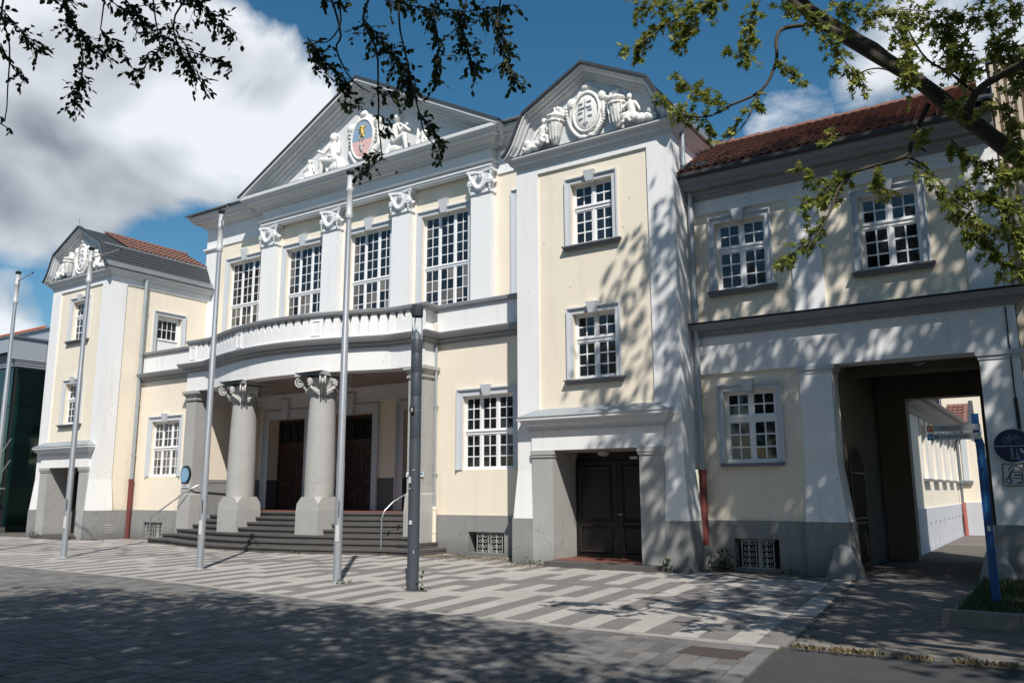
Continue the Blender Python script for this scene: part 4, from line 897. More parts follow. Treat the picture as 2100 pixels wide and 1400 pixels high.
# ---------------------------------------------------------------- courtyard behind the passage
cb = thing('courtyard_building', (-4.6, 12, 0), 'long cream courtyard annexe with a grey plinth, seen through the gateway', 'building')
CB = F(-3.47, 6.35, 0, 90)
cpart = lambda n, m_, mt, **k: obj(n, m_, mt, cb, **k)
cwin = [(3.2 + i * 2.05, 4.15 + i * 2.05, 1.98, 3.55) for i in range(5)]
cpart('wall', MB(CB).wall(0, 12.5, 1.15, 4.0, .35, cwin), CREAM)
cpart('plinth', MB(F(-3.42, 6.35, 0, 90)).wall(0, 12.5, -.1, 1.15, .4, [(3.3 + i * 1.05, 3.62 + i * 1.05, .1, .75) for i in range(9)]), mat('pale_plinth', (.50, .51, .54), .85, .06, 2))
for i in range(9): cpart('cellar_slit', MB(F(-3.6, 6.35, 0, 90)).box(3.3 + i * 1.05, 3.62 + i * 1.05, 0, .04, .1, .75), PLINTH)
for a, b, z0, z1 in cwin:
    w = window(CB, a, b, z0, z1, .12, cb, 2, 1, 1, 2, zt=3.0, curtains=1)
    cpart('window_sill', MB(CB).box(a - .1, b + .1, -.14, .1, 1.90, 1.975), SILLM)
    cpart('window_surround', MB(CB).box(a - .14, a - .001, -.03, 0, 1.98, 3.7), TRIM); cpart('window_surround', MB(CB).box(b + .001, b + .14, -.03, 0, 1.98, 3.7), TRIM)
cpart('eaves', MB(CB).sweep([(0, 0, 0), (12.5, 0, 0)], [(-.1, 3.72), (.06, 3.72), (.08, 3.84), (.28, 3.90), (.36, 4.02), (-.1, 4.03)], (0, 0, 1)), CORND)
cpart('roof_gutter', MB(CB).sweep([(0, 0, 0), (12.5, 0, 0)], [(.32, 4.03), (.48, 4.03), (.50, 4.13), (.32, 4.13)], (0, 0, 1)), SLATE)
cpart('roof', MB(CB).add([(0, -.3, 4.10), (12.5, -.3, 4.10), (12.5, 3.5, 5.0), (0, 3.5, 5.0), (0, -.3, 4.04), (12.5, -.3, 4.04), (12.5, 3.5, 4.9), (0, 3.5, 4.9)], [(0, 1, 2, 3), (7, 6, 5, 4), (0, 4, 5, 1), (1, 5, 6, 2), (2, 6, 7, 3), (3, 7, 4, 0)]), TILE)
cpart('rear_body', MB().box(-8, -3.75, 6.35, 18.8, -.1, 3.95), CREAM)
cpart('end_bay', MB().box(-3.8, -2.95, 18.86, 21.5, 1.2, 3.9), CREAM); cpart('end_bay_plinth', MB().box(-3.8, -2.80, 18.8, 21.5, -.1, 1.2), MATS['pale_plinth'])
cpart('end_bay_window', MB().box(-3.3, -3.1, 18.82, 18.86, 2.0, 3.6), TRIM); cpart('end_bay_sill', MB().box(-3.4, -3.0, 18.74, 18.86, 1.9, 2.0), SILLM)
cpart('end_bay_cornice', MB().sweep([(-3.8, 18.86, 0), (-2.95, 18.86, 0), (-2.95, 21.5, 0)], [(-.05, 3.7), (.05, 3.7), (.2, 3.85), (.25, 4.0), (-.05, 4.02)], (0, 0, 1)), CORN)
tile_roof('roof_tiles', (-3.75, 18.7, 4.05), (1, 0, 0), (0, 1.0, .8), .75, 1.5, .16, .2, TILE, cb); cpart('slate_verge', MB().box(-3.0, -2.72, 18.7, 20.5, 4.03, 4.1).add([(-3.0, 18.65, 4.05), (-2.72, 18.65, 4.05), (-2.85, 20.0, 5.1), (-3.0, 20.0, 5.1)], [(0, 1, 2, 3)]), SLATE)
dp = MB().tube([(-3.36, 18.2, 1.2), (-3.36, 18.2, 3.4), (-3.2, 18.5, 3.8)], .05, 8); dp = cpart('drainpipe', dp, ZINCD); obj('standpipe', MB().tube([(-3.33, 18.2, -.05), (-3.33, 18.2, 1.2)], .07, 8), mat('faded_red_pipe', (.38, .12, .10), .6, .1, 6), dp)
eb = thing('rear_house', (-2, 25, 0), 'tall plain cream house closing the sunlit courtyard behind the gateway', 'building')
EBF = F(-8, 23)
obj('wall', MB(EBF).wall(0, 12, .95, 9.0, .3, [(3.3, 3.75, 4.9, 5.75)]), CREAM, eb); obj('plinth', MB(EBF).box(0, 12, -.05, .3, -.1, .95), MATS['pale_plinth'], eb)
window(EBF, 3.3, 3.75, 4.9, 5.75, .08, eb, 1, 1, 1, 1); obj('roof', MB().prism([(-8.3, 9.0), (4.3, 9.0), (-2, 12)], 22.7, 30), TILE, eb); obj('body', MB().box(-8, 4, 23.3, 30, -.1, 9.0), CREAM, eb)
gt = thing('iron_gate', (-3.8, 2.2, 0), 'dark wrought-iron gate leaf folded back against the passage wall', 'gate')
gf = MB(); gf.box(-3.86, -3.82, 1.6, 1.64, .06, 2.25).box(-3.86, -3.82, 3.0, 3.04, .06, 2.25)
for z in (.10, .95, 1.05, 2.0): gf.box(-3.86, -3.82, 1.64, 3.0, z, z + .035)
obj('gate_frame', gf, IRON, gt)
for i in range(11):
    y_ = 1.72 + i * .12; b = obj('gate_bar', MB().box(-3.85, -3.83, y_, y_ + .018, .10, 2.35 + .25 * math.sin(i / 10 * math.pi)), IRON, gt)
gs = MB(F(-3.84, 0, 0, 90))
for i in range(5): spiral(gs, (1.85 + i * .25, 0, 1.5), .11, 1.3, .01, 1 if i % 2 else -1, i * 60, 0, 12); spiral(gs, (1.85 + i * .25, 0, .5), .11, 1.3, .01, -1 if i % 2 else 1, i * 40, 0, 12)
obj('gate_scrolls', gs, IRON, gt)
for x_, lab in ((-3.82, 'battered stone wheel guard at the foot of the left gateway pier'), (-1.26, 'battered stone wheel guard at the foot of the right gateway pier, behind the grass bed')):
    s_ = MB(); s_.frus((x_ - .36, x_ + .34, .18, .95), -.1, (x_ - .16, x_ + .12, .45, .85), .58); s_.ell((x_ - .02, .62, .55), (.16, .15, .10))
    tag(voxel('wheel_guard_stone', s_, PLINTH, None, .025, .6, 3), lab, 'guard stone', 'wheel guard stones of the gateway')

# ---------------------------------------------------------------- neighbours
nb = thing('party_wall', (-.3, 3, 0), 'narrow beige ribbed wall rising at the far right end of the gateway wing', 'wall')
RIB = mat('beige_ribbed_render', (.58, .50, .40), .85, .08, 2, .003, 50, streak=.15)
obj('wall', MB().box(-.555, .15, .95, 5.0, -.1, 9.9), RIB, nb)
for i in range(5): obj('render_rib', MB().box(-.53 + i * .13, -.53 + i * .13 + .06, .88, .949, 5.36, 9.85), RIB, nb)
obj('coping', MB().box(-.60, .2, .85, 5.05, 9.9, 9.97), ZINCD, nb)
obj('cable_pipe', MB().tube([(-.70, .80, 2.75), (-.72, .80, 3.45), (-.72, .80, 5.0)], .012, 6).tube([(-.70, .79, 2.4), (-.72, .79, 3.3)], .03, 6), IRON, nb)

gb = thing('glass_building', (-42, 6, 0), 'modern building with dark green glass wall under light grey metal cladding beside the left tower', 'building')
GX, GY = -38.35, 1.0
def gpart(n, m_, mt, **k): return obj(n, m_, mt, gb, **k)
# lower body: glass storey and louvre band, cladding above
nv = 7
for i in range(nv):
    for j in range(4):
        x0 = GX - (i + 1) * 1.5; z0 = .25 + j * 1.72
        gpart('glass_panel', MB().box(x0 + .02, x0 + 1.48, GY, GY + .04, z0 + .02, z0 + 1.70), GLASSM)
for i in range(4):
    for j in range(4):
        y_ = GY + .02 + i * 1.5; z0 = .25 + j * 1.72
        gpart('glass_panel', MB().box(GX - .04, GX, y_ + .02, y_ + 1.48, z0 + .02, z0 + 1.70), GLASSM)
for i in range(nv + 1): gpart('mullion', MB().box(GX - i * 1.5 - .03, GX - i * 1.5 + .03, GY + .06, GY + .16, .2, 7.15), DARK)
for j in range(5): gpart('transom', MB().box(GX - 10.5, GX, GY + .06, GY + .1, .22 + j * 1.72 - .02, .22 + j * 1.72 + .04), DARK)
for x_ in (-39.6, -42.0, -44.4): gpart('inner_column', MB().lathe((x_, GY + .75, 0), [(.28, .2), (.28, 7.1)], 14), mat('inner_column_green', (.10, .22, .21), .6) if 'inner_column_green' not in MATS else MATS['inner_column_green'])
gpart('dark_back_wall', MB().box(-49, GX - .3, GY + 2.6, GY + 2.8, 0, 7.2).box(GX - .6, GX - .45, GY + .6, GY + 6, 0, 7.2), DARK)
gpart('base_kerb', MB().box(-49, GX + .05, GY - .1, GY + .3, -.1, .22), BASALT)
lv = gpart('louvre_band', MB().box(-49, GX - .05, GY + .1, GY + 6, 7.15, 7.85), PLINTH)
for i in range(6): obj('louvre', MB().box(-49, GX + .02, GY + .02, GY + .1, 7.2 + i * .11, 7.25 + i * .11).box(GX - .05, GX + .02, GY + .1, GY + 3, 7.2 + i * .11, 7.25 + i * .11), FASC, lv)
for i in range(6): gpart('cladding_panel', MB().box(GX - (i + 1) * 1.6 + .01, GX - i * 1.6 - .01, GY - .25, GY - .2, 7.8, 8.46), FASC)
for i in range(4): gpart('cladding_panel', MB().box(GX, GX + .05, GY - .2 + i * 1.5 + .01, GY + (i + 1) * 1.5 - .21, 7.5, 8.46), FASC)
gpart('parapet_cap', MB().box(-49, GX + .12, GY - .3, GY + 6, 8.46, 8.54), ZINCD)
for i in range(9): gpart('cladding_panel', MB().box(-48 + i * 1.4 + .01, -46.6 + i * 1.4 - .01, 5.0, 5.05, 8.5, 10.1), FASC)
gpart('upper_roof_cap', MB().box(-48.1, -34.9, 4.9, 12, 10.1, 10.18), ZINCD); gpart('upper_body', MB().box(-48, -35, 5.06, 12, 7, 10.1), FASC)
gpart('side_body', MB().box(-49, GX - .06, GY + 3.0, 12, 0, 8.45), FASC)
gpart('roof_drum', MB().lathe((-38.4, 3.6, 8.5), [(.45, 0), (.45, .75), (.40, .78)], 20), ZINC, smooth=40)
rod = MB()
for a, b in (((-39.5, .6, 1.9), (-36.9, -.1 + .6, 3.9)), ((-38.4, .6, 1.9), (-37.0, .6, 3.0))): rod.tube([a, b], .03, 6)
rod.tube([(-41, .6, 1.85), (-37.2, .6, 1.85)], .035, 6); gpart('steel_struts', rod, STEEL)
ah = thing('orange_roofed_house', (-62, 22, 0), 'distant house with a bright orange tiled roof above the glass building', 'building')
obj('wall', MB().box(-92, -81.5, 20, 28, 0, 14.3), CREAM, ah); tile_roof('roof_tiles', (-93, 19.5, 14.3), (1, 0, 0), (0, 1, .9), 12.2, 5.0, .33, .4, ORTILE, ah)

# ================================================================ GROUND
big = MB().box(-900, 900, -900, 900, -.6, -.035); struct('ground', big, ASPH)
def yline(x):   # road edge of the striped forecourt
    pts = [(-60, -6.7), (-16, -6.72), (-13.7, -6.86), (-12, -7.05), (-9, -7.27), (-7, -7.34), (-2.78, -7.34)]
    for (a, ya), (b, yb) in zip(pts, pts[1:]):
        if a <= x <= b: return ya + (yb - ya) * (x - a) / (b - a)
    return pts[-1][1]
SH = -.11
fore = struct('striped_forecourt', MB().slab([(-46, -6.7), (-16, -6.72), (-13.7, -6.86), (-12, -7.05), (-9, -7.27), (-2.78, -7.34), (-3.62, .6), (-3.62, 1.6), (-46, 1.6)], -.30, -.014), JOINT)
def in_view(p, mx=.66, my=.45):
    d = Vector(p) - M.translation; z = d.dot(cf)
    if z < .3: return False
    return abs(d.dot(cr) / z) < mx and abs(d.dot(cu) / z) < my
BOXES = {}
def piece_mesh(lx, ly, m, h=.05):
    k = (round(lx, 3), round(ly, 3), m.name)
    if k not in BOXES:
        a, b, e = lx / 2, ly / 2, .005
        v = [(-a, -b, -h), (a, -b, -h), (a, b, -h), (-a, b, -h), (-a, -b, -e), (a, -b, -e), (a, b, -e), (-a, b, -e), (-a + e, -b + e, 0), (a - e, -b + e, 0), (a - e, b - e, 0), (-a + e, b - e, 0)]
        f = [(8, 9, 10, 11)] + [(i, (i + 1) % 4, (i + 1) % 4 + 4, i + 4) for i in range(4)] + [(i + 4, (i + 1) % 4 + 4, (i + 1) % 4 + 8, i + 8) for i in range(4)]
        me = bpy.data.meshes.new('piece'); me.from_pydata(v, [], f); me.materials.append(m); BOXES[k] = me
    return BOXES[k]
CAMG = Vector((-.1, -16.7))
def lay(name, items, parent, joined, limit=300, top=0.0):
    """items: (x, y, lx, ly, angle, material). The nearest ones in view are objects, the rest one joined part of real pieces"""
    rnd = random.Random(11)
    items = sorted(items, key=lambda q: (Vector(q[:2]) - CAMG).length + (0 if in_view((q[0], q[1], 0), .63, .42) else 500))
    for q in items[:limit]:
        o = bpy.data.objects.new(name, piece_mesh(q[2], q[3], q[5])); COL.objects.link(o); o.parent = parent
        o.location = Vector((q[0], q[1], top + rnd.uniform(-.0035, .001))) - wpos(parent); o.rotation_euler = (rnd.gauss(0, .0035), rnd.gauss(0, .0035), q[4])
    rest = items[limit:]
    if not rest: return
    mats = []; vs = []; fs = []; mi = []
    var = {}
    for q in rest:
        me = piece_mesh(q[2], q[3], q[5]); o_ = len(vs); c, s_ = math.cos(q[4]), math.sin(q[4]); dz = top + rnd.uniform(-.0035, .001); tx, ty = rnd.gauss(0, .0035), rnd.gauss(0, .0035)
        vs += [(q[0] + v.co.x * c - v.co.y * s_, q[1] + v.co.x * s_ + v.co.y * c, v.co.z + dz + v.co.x * tx + v.co.y * ty) for v in me.vertices]
        if q[5].name not in var:
            var[q[5].name] = len(mats)
            for k in range(5):
                m2 = q[5].copy(); b = m2.node_tree
                for nd in list(b.nodes):
                    if nd.type == 'OBJECT_INFO':
                        val = b.nodes.new('ShaderNodeValue'); val.outputs[0].default_value = k / 4
                        for l in list(nd.outputs['Random'].links): b.links.new(val.outputs[0], l.to_socket)
                mats.append(m2)
        j = var[q[5].name] + rnd.choice((0, 1, 1, 2, 2, 2, 3, 3, 4))
        for p in me.polygons: fs.append(tuple(i + o_ for i in p.vertices)); mi.append(j)
    me = bpy.data.meshes.new(joined); me.from_pydata(vs, [], fs)
    for m2 in mats: me.materials.append(m2)
    me.polygons.foreach_set('material_index', mi)
    o = bpy.data.objects.new(joined, me); COL.objects.link(o); o.parent = parent; o.location = -wpos(parent); o['kind'] = 'stuff'
# striped slabs
items = []; rnd = random.Random(4); cwid = .336; ang = math.atan(-SH) 
shift = 0; segs = []
for i in range(122):
    x0 = -2.80 - cwid * (i + .5); yl = yline(x0); off = rnd.choice((0, 0, .25, -.25)); L_ = .5
    y = yl + .006; k = 0
    first = rnd.choice((.28, .42, .5))
    # dark and light runs swap along each column; neighbours are out of phase, which draws the zigzags
    cur = (i % 2 == 0); bounds = []; t = .95 + .5 * abs((i // 2) % 6 - 3) + (.5 if i % 2 else 0)
    while t < 12: bounds.append(t); t += 2.0
    while y < 1.3:
        ly = first if k == 0 else L_
        if y + ly > 1.45: break
        yc = y + ly / 2; d = yc - yl
        dark = cur ^ (sum(1 for b in bounds if d > b) % 2 == 1)
        if rnd.random() < .02: dark = not dark
        items.append((x0 + SH * (yc - yl), yc, cwid - .012, ly - .012, ang, SLABD if dark else SLABL)); y += ly; k += 1
items = [q for q in items if not (q[1] > -.1 and (q[0] > -11.2 or q[0] < -29.3)) and not (q[1] > 1.35)]
lay('paving_slab', items, fore, 'paving_slabs_further_off')
# street of grey pavers
street = struct('paved_street', MB().slab([(-46, -6.705), (-16, -6.725), (-13.7, -6.865), (-12, -7.055), (-9, -7.275), (-2.84, -7.345), (-2.84, -30), (-46, -30)], -.30, -.018), JOINT)
items = []
x = -2.86
i = 0
while x > -30:
    w = .205; x0 = x - w / 2; y = yline(x0) - .165 - rnd.choice((0, .0, .0))
    yy = y + 0; d0 = rnd.choice((.12, .2, .3)); first = True
    while yy > -13.5:
        ly = d0 if first else rnd.choice((.205, .31, .31, .31, .41)); first = False; yc = yy - ly / 2
        p = (x0 + SH * (yc - y), yc, 0)
        if in_view(p, .70, .50): items.append((p[0], p[1], w - .010, ly - .010, ang, PAVERW if rnd.random() < .08 else PAVER))
        yy -= ly
    x -= w; i += 1
lay('paver', items, street, 'pavers_further_off')
items = []; x = -2.86
while x > -45:
    items.append((x - .15, yline(x - .15) - .078, .296, .14, math.atan((yline(x) - yline(x - .3)) / .3), EDGES)); x -= .302
lay('edging_stone', items, street, 'edging_stones', 300, .002)
# drain cover
dc = obj('drain_cover', MB().slab([(-3.66, -8.33), (-3.0, -8.33), (-3.0, -7.87), (-3.66, -7.87)], -.03, .004), DRAIN, None); tag(dc, 'rusty rectangular drain cover set in the grey pavers by the asphalt corner', 'drain cover')
# brown pavement in front of the gateway, laid diagonally, and the lane through it
BRICK = mat('brown_paver', (.125, .11, .10), .9, .16, 7, .005, 100, blotch=.5, spots=.25, rnd=.14)
walk = struct('gateway_pavement', MB().slab([(-2.785, -7.17), (6, -6.95), (6, .9), (-1.2, .9), (-1.2, 6.4), (-.9, 6.4), (-.9, 23), (-3.6, 23), (-3.6, 6.4), (-3.9, 6.4), (-3.9, .62), (-3.60, .6)], -.30, -.016), JOINT)
items = []; c45 = math.cos(R(45 - 6))
A = R(38)
for a in range(-60, 90):
    for b in range(-80, 60):
        u = a * .235 + (b % 2) * .117; v = b * .118; x = -2 + u * math.cos(A) - v * math.sin(A); y = -3 + u * math.sin(A) + v * math.cos(A)
        xl = -2.69 + SH * (y + 7.17); 
        if y < -7.03 or y > 12 or x < xl or x > 1.2: continue
        if y > .6 and (x < -3.8 or x > -1.3): continue
        if y > 5.6 and (x < -3.3): continue
        if x > -1.5 and -4.9 < y < .9: continue
        if in_view((x, y, 0), .68, .5): items.append((x, y, .229, .112, A, BRICK))
lay('brown_paver', items, walk, 'brown_pavers_further_off')
struct('courtyard_lane', MB().box(-3.5, 2, 11.9, 23, -.05, -.002), BRICK)
kb = []
for i in range(14): kb.append((-2.78 + .5 + i * 1.0, -7.12 + i * .03, .992, .12, R(1.7), CONCR))
lay('kerb_stone', kb, walk, 'kerb_stones', 300, .012)
# grass bed with its concrete kerb
bed = thing('grass_bed', (0, -2.5, 0), 'small grass bed edged by a low concrete kerb in front of the right gateway pier', 'flower bed')
for i in range(4): obj('kerb_stone', MB().box(-1.56 + i * .85, -1.56 + i * .85 + .845, -4.92, -4.78, -.1, .19), CONCR, bed)
for i in range(4): obj('kerb_stone', MB().box(-1.56, -1.46, -4.775 + i * 1.1, -4.775 + i * 1.1 + 1.095, -.1, .06), CONCR, bed)
obj('soil', MB().box(-1.455, 2, -4.775, .6, -.1, .10), SOIL, bed)
def blades(name, pts, hmin, hmax, m, parent=None, w=.008, seed=1, lean=.5, stuff=False):
    r_ = random.Random(seed); vs = []; fs = []; tint = []
    for (x, y, z) in pts:
        h = r_.uniform(hmin, hmax); a = r_.uniform(0, 6.283); b = r_.uniform(0, 6.283); dx, dy = math.cos(b) * h * lean * r_.random(), math.sin(b) * h * lean * r_.random(); o_ = len(vs)
        wx, wy = math.cos(a) * w, math.sin(a) * w
        vs += [(x - wx, y - wy, z), (x + wx, y + wy, z), (x + wx * .7 + dx * .4, y + wy * .7 + dy * .4, z + h * .6), (x - wx * .7 + dx * .4, y - wy * .7 + dy * .4, z + h * .6), (x + dx, y + dy, z + h * .95)]
        fs += [(o_, o_ + 1, o_ + 2, o_ + 3), (o_ + 3, o_ + 2, o_ + 4)]; tint += [r_.random()] * 5
    c = Vector((sum(v[0] for v in vs) / len(vs), sum(v[1] for v in vs) / len(vs), 0))
    me = bpy.data.meshes.new(name); me.from_pydata([Vector(v) - c for v in vs], [], fs); me.materials.append(m)
    at = me.attributes.new('tint', 'FLOAT', 'POINT'); at.data.foreach_set('value', tint)
    o = bpy.data.objects.new(name, me); COL.objects.link(o); o.parent = parent; o.location = c - (wpos(parent) if parent else Vector())
    if stuff: o['kind'] = 'stuff'
    return o
rg_ = random.Random(8)
blades('grass', [(rg_.uniform(-1.47, 1.2), rg_.uniform(-4.80, .4), .09) for _ in range(11000)], .03, .11, GRASS, bed, .006, 2, stuff=True)
pts = [(-2.75 + 5 * rg_.random() ** 1.0, 0, 0) for _ in range(1500)]
pts = [(x, -7.33 + (x + 2.75) * .02 + rg_.gauss(0, .035), -.005) for x, _, _ in pts if (math.sin(x * 5.1) + math.sin(x * 11.3) + rg_.gauss(0, .5)) > -.5]
o = blades('kerbside_weeds', pts[:900], .015, .07, DRY, None, .010, 3, 1.4, True); o['label'] = 'yellow dry weeds and litter along the kerb beside the asphalt'
o = blades('kerbside_grass', pts[900:], .02, .09, GRASS, None, .006, 4, .8, True); o['label'] = 'green grass tufts along the kerb beside the asphalt'
lit = []
for _ in range(2600):
    u = rg_.random(); x = rg_.uniform(-29, -11.1) if u < .35 else rg_.uniform(-14.6, -9.9); y = (1.38 - abs(rg_.gauss(0, .25))) if u < .35 else (.9 - abs(rg_.gauss(0, .5)) - (.9 if x > -11 else 0))
    if -26.0 < x < -14.4: dx = x - PX; y = .08 - .98 * max(0, 1 - (dx / 4.9) ** 2) ** 1.15 - .03 - abs(rg_.gauss(0, .05)); y = min(y, 1.2)
    lit.append((x, y, .0))
o = blades('fallen_blossom', lit, .008, .025, DRY, None, .012, 5, 2.5, True); o['label'] = 'brown blossom litter blown against the walls and the lowest step'
# weeds growing at the feet of things
def leafblob(name, pts, size, m, seed, label, cat, group=None, shape='elm'):
    t = thing(name, pts[0][0][:2] + (0,), label, cat, group); leaves('foliage', pts, size, m, seed, t, shape, stuff=True); return t
LEAFS = {'elm': ([(0, 0, 0), (.27, .25, .07), (.29, .62, .08), (0, 1, 0), (-.29, .62, .08), (-.27, .25, .07), (0, .5, -.02)], [(0, 1, 6), (1, 2, 6), (2, 3, 6), (3, 4, 6), (4, 5, 6), (5, 0, 6)]),
         'quad': ([(-.35, 0, 0), (.35, .1, .05), (.3, .9, 0), (-.3, 1, .1)], [(0, 1, 2, 3)])}
mv = [(0, .42, -.04)]; tips = [(0, 0), (-20, .12), (-62, .62), (-38, .36), (-30, .80), (-12, .50), (0, 1.0), (12, .50), (30, .80), (38, .36), (62, .62), (20, .12)]
for a, r_ in tips: mv.append((math.sin(R(a * 1.5)) * r_ * .78, .08 + math.cos(R(a * 1.5)) * r_ * .92, .06 * r_))
LEAFS['maple'] = (mv, [(0, i, i % 12 + 1) for i in range(1, 13)])
def leaves(name, pts, size, m, seed, parent=None, shape='elm', droop=.5, stuff=False):
    """pts: (position, outward direction); one mesh of separate folded leaves"""
    r_ = random.Random(seed); V, Fc = LEAFS[shape]; vs = []; fs = []; tint = []
    for p, d in pts:
        d = Vector(d); d = Vector((d.x + r_.gauss(0, .45), d.y + r_.gauss(0, .45), d.z - droop + r_.gauss(0, .35)))
        if d.length < .01: d = Vector((0, 0, -1))
        d.normalize(); n = Vector((r_.gauss(0, .55), r_.gauss(0, .55), 1)); s_ = d.cross(n)
        if s_.length < .05: s_ = d.cross(Vector((1, 0, 0)))
        s_.normalize(); n = s_.cross(d); k = size * r_.uniform(.65, 1.2); o_ = len(vs); p = Vector(p)
        for a, b, c in V: q = p + s_ * (a * k) + d * (b * k) + n * (c * k); vs.append((q.x, q.y, q.z))
        fs += [tuple(i + o_ for i in f) for f in Fc]; tint += [min(1, max(0, r_.gauss(.4, .28)))] * len(V)
    me = bpy.data.meshes.new(name); c = Vector(pts[0][0]) if not parent else Vector()
    me.from_pydata([Vector(v) - c for v in vs] if not parent else vs, [], fs); me.materials.append(m)
    at = me.attributes.new('tint', 'FLOAT', 'POINT'); at.data.foreach_set('value', tint)
    o = bpy.data.objects.new(name, me); COL.objects.link(o); o.parent = parent; o.location = c if not parent else -wpos(parent)
    if stuff: o['kind'] = 'stuff'
    return o
def weed(x, y, z, n, rx, ry, h, size, seed, label):
    r_ = random.Random(seed); pts = [((x + r_.gauss(0, rx), y + r_.gauss(0, ry), z + r_.random() ** 1.5 * h), (r_.gauss(0, 1), r_.gauss(0, 1), 1.2)) for _ in range(n)]
    return leafblob('weed', pts, size, GRASS, seed, label, 'weed', 'weeds in the pavement joints')
weed(-7.25, -.12, 0, 70, .07, .06, .24, .07, 1, 'green weed beside the right jamb of the right tower door')
weed(-6.30, .60, 0, 150, .14, .06, .42, .075, 2, 'dark leafy weed between the red drainpipe and the wing cellar window')
weed(-9.50, -5.60, 0, 55, .15, .08, .05, .04, 3, 'green weeds round the foot of the street lamp'); weed(-9.35, -5.62, 0, 20, .03, .03, .30, .06, 4, 'upright weed sprouting right against the street lamp foot')
weed(-11.35, -5.45, 0, 45, .15, .06, .05, .045, 5, 'low weeds at the foot of the rightmost flagpole')
weed(-15.6, .15, 0, 45, .16, .06, .10, .07, 6, 'weeds at the foot of the lowest step by the right handrail'); weed(-17.6, -.92, 0, 20, .12, .05, .06, .06, 7, 'small weeds against the lowest step between the flagpole and the left column'); weed(-19.0, -1.02, 0, 16, .1, .04, .06, .06, 8, 'small weed tuft at the middle of the lowest step')
weed(-10.55, -.15, 0, 25, .12, .05, .07, .05, 9, 'low weeds left of the right tower door step'); weed(-32.2, -.5, .05, 40, .13, .08, .22, .07, 10, 'green weed on the step of the left tower door'); weed(-28.6, -.2, 0, 30, .4, .05, .05, .05, 12, 'scattered weeds before the left tower plinth')
weed(-4.9, .60, 0, 30, .15, .05, .10, .06, 13, 'weeds under the wing cellar window')

# ================================================================ STREET FURNITURE
def flagpole(x, y, H, arm, label):
    t = thing('flagpole', (x, y, 0), label, 'flagpole', 'flagpoles in front of the hall')
    obj('pole', MB().lathe((x, y, 0), [(.075, -.1), (.075, 2.2), (.070, 2.22), (.066, 4.8), (.060, 4.82), (.052, H - .9), (.050, H - .06)], 18), ALU, t, smooth=40)
    obj('pole_cap', MB().lathe((x, y, 0), [(.075, H - .06), (.085, H - .03), (.085, H), (.05, H + .02)], 14), BLACK, t)
    obj('swivel_sleeve', MB().lathe((x, y, 0), [(.066, H - 1.0), (.075, H - .96), (.075, H - .90), (.062, H - .88), (.062, H - .45), (.075, H - .43), (.075, H - .36), (.062, H - .34), (.062, H - .1)], 16), SIGNG, t, smooth=40)
    a = MB().tube([(x, y, H - .30), (arm[0], arm[1], arm[2])], .018, 8); a.tube([(x, y, H - .62), (x + (arm[0] - x) * .12, y + (arm[1] - y) * .12, H - .30)], .01, 5); obj('flag_arm', a, ALU, t)
    e = Vector(arm); obj('arm_tip', MB().ell(e, (.03, .03, .03), 0, 8, 5), BLACK, t)
    obj('halyard', MB().tube([(x + .07, y - .02, H - .4), (x + .085, y - .03, 4), (x + .08, y - .02, 1.3)], .004, 4), SIGNG, t)
    obj('hatch', MB(F(x, y, 0, 30)).box(-.035, .035, -.082, -.06, .75, 1.05), SIGNG, t); obj('cleat', MB(F(x, y, 0, 30)).tube([(.02, -.075, 1.35), (.02, -.10, 1.38), (.02, -.10, 1.22), (.02, -.10, 1.50)], .009, 5), BLACK, t)
    obj('base_collar', MB().lathe((x, y, 0), [(.10, -.02), (.10, .015), (.078, .03)], 16), ZINC, t)
flagpole(-11.51, -5.44, 8.02, (-10.37, -5.33, 7.78), 'tall aluminium flagpole beside the street lamp, in front of the right column')
flagpole(-16.08, -5.07, 8.20, (-15.1, -5.62, 8.0), 'tall aluminium flagpole in front of the left end of the portico steps')
flagpole(-22.00, -4.88, 8.35, (-20.35, -5.0, 8.0), 'tall aluminium flagpole standing before the left tower')
flagpole(-26.3, -4.75, 8.35, (-24.9, -5.0, 8.05), 'tall aluminium flagpole at the left edge in front of the glass building')
lx, ly = -9.567, -5.575
lp = thing('street_lamp', (lx, ly, 0), 'slim anthracite cylindrical lamp post with a clear glass lantern section near its top', 'street lamp')
obj('post', MB().lathe((lx, ly, 0), [(.102, -.1), (.102, 2.55), (.100, 2.56)], 24), LAMPM, lp, smooth=40)
for a, b in ((2.58, 3.30), (3.32, 3.72), (3.74, 4.08), (4.10, 4.33)): obj('post_segment', MB().lathe((lx, ly, 0), [(.096, a - .02), (.100, a), (.100, b), (.096, b + .01)], 24), LAMPM, lp, smooth=40)
gl_ = bpy.data.materials.new('lantern_glass'); gl_.use_nodes = True; b_ = gl_.node_tree.nodes['Principled BSDF']; b_.inputs['Transmission Weight'].default_value = 1; b_.inputs['Roughness'].default_value = .02; b_.inputs['IOR'].default_value = 1.08; b_.inputs['Base Color'].default_value = (.9, .93, .95, 1)
obj('lantern_glass', MB().lathe((lx, ly, 0), [(.097, 4.34), (.097, 4.76)], 24), gl_, lp, smooth=40)
obj('lamp_insert', MB().lathe((lx, ly, 0), [(.085, 4.34), (.075, 4.42), (.02, 4.50)], 16), ZINC, lp, smooth=40)
for a in (40, 160, 280): obj('lantern_rod', MB().tube([(lx + .075 * math.cos(R(a)), ly + .075 * math.sin(R(a)), 4.34), (lx + .075 * math.cos(R(a)), ly + .075 * math.sin(R(a)), 4.76)], .006, 5), STEEL, lp)
obj('lamp_head', MB().lathe((lx, ly, 0), [(.098, 4.76), (.104, 4.77), (.104, 4.97), (.09, 4.98)], 24), LAMPM, lp, smooth=40)
LF = F(lx, ly, 0, 28)
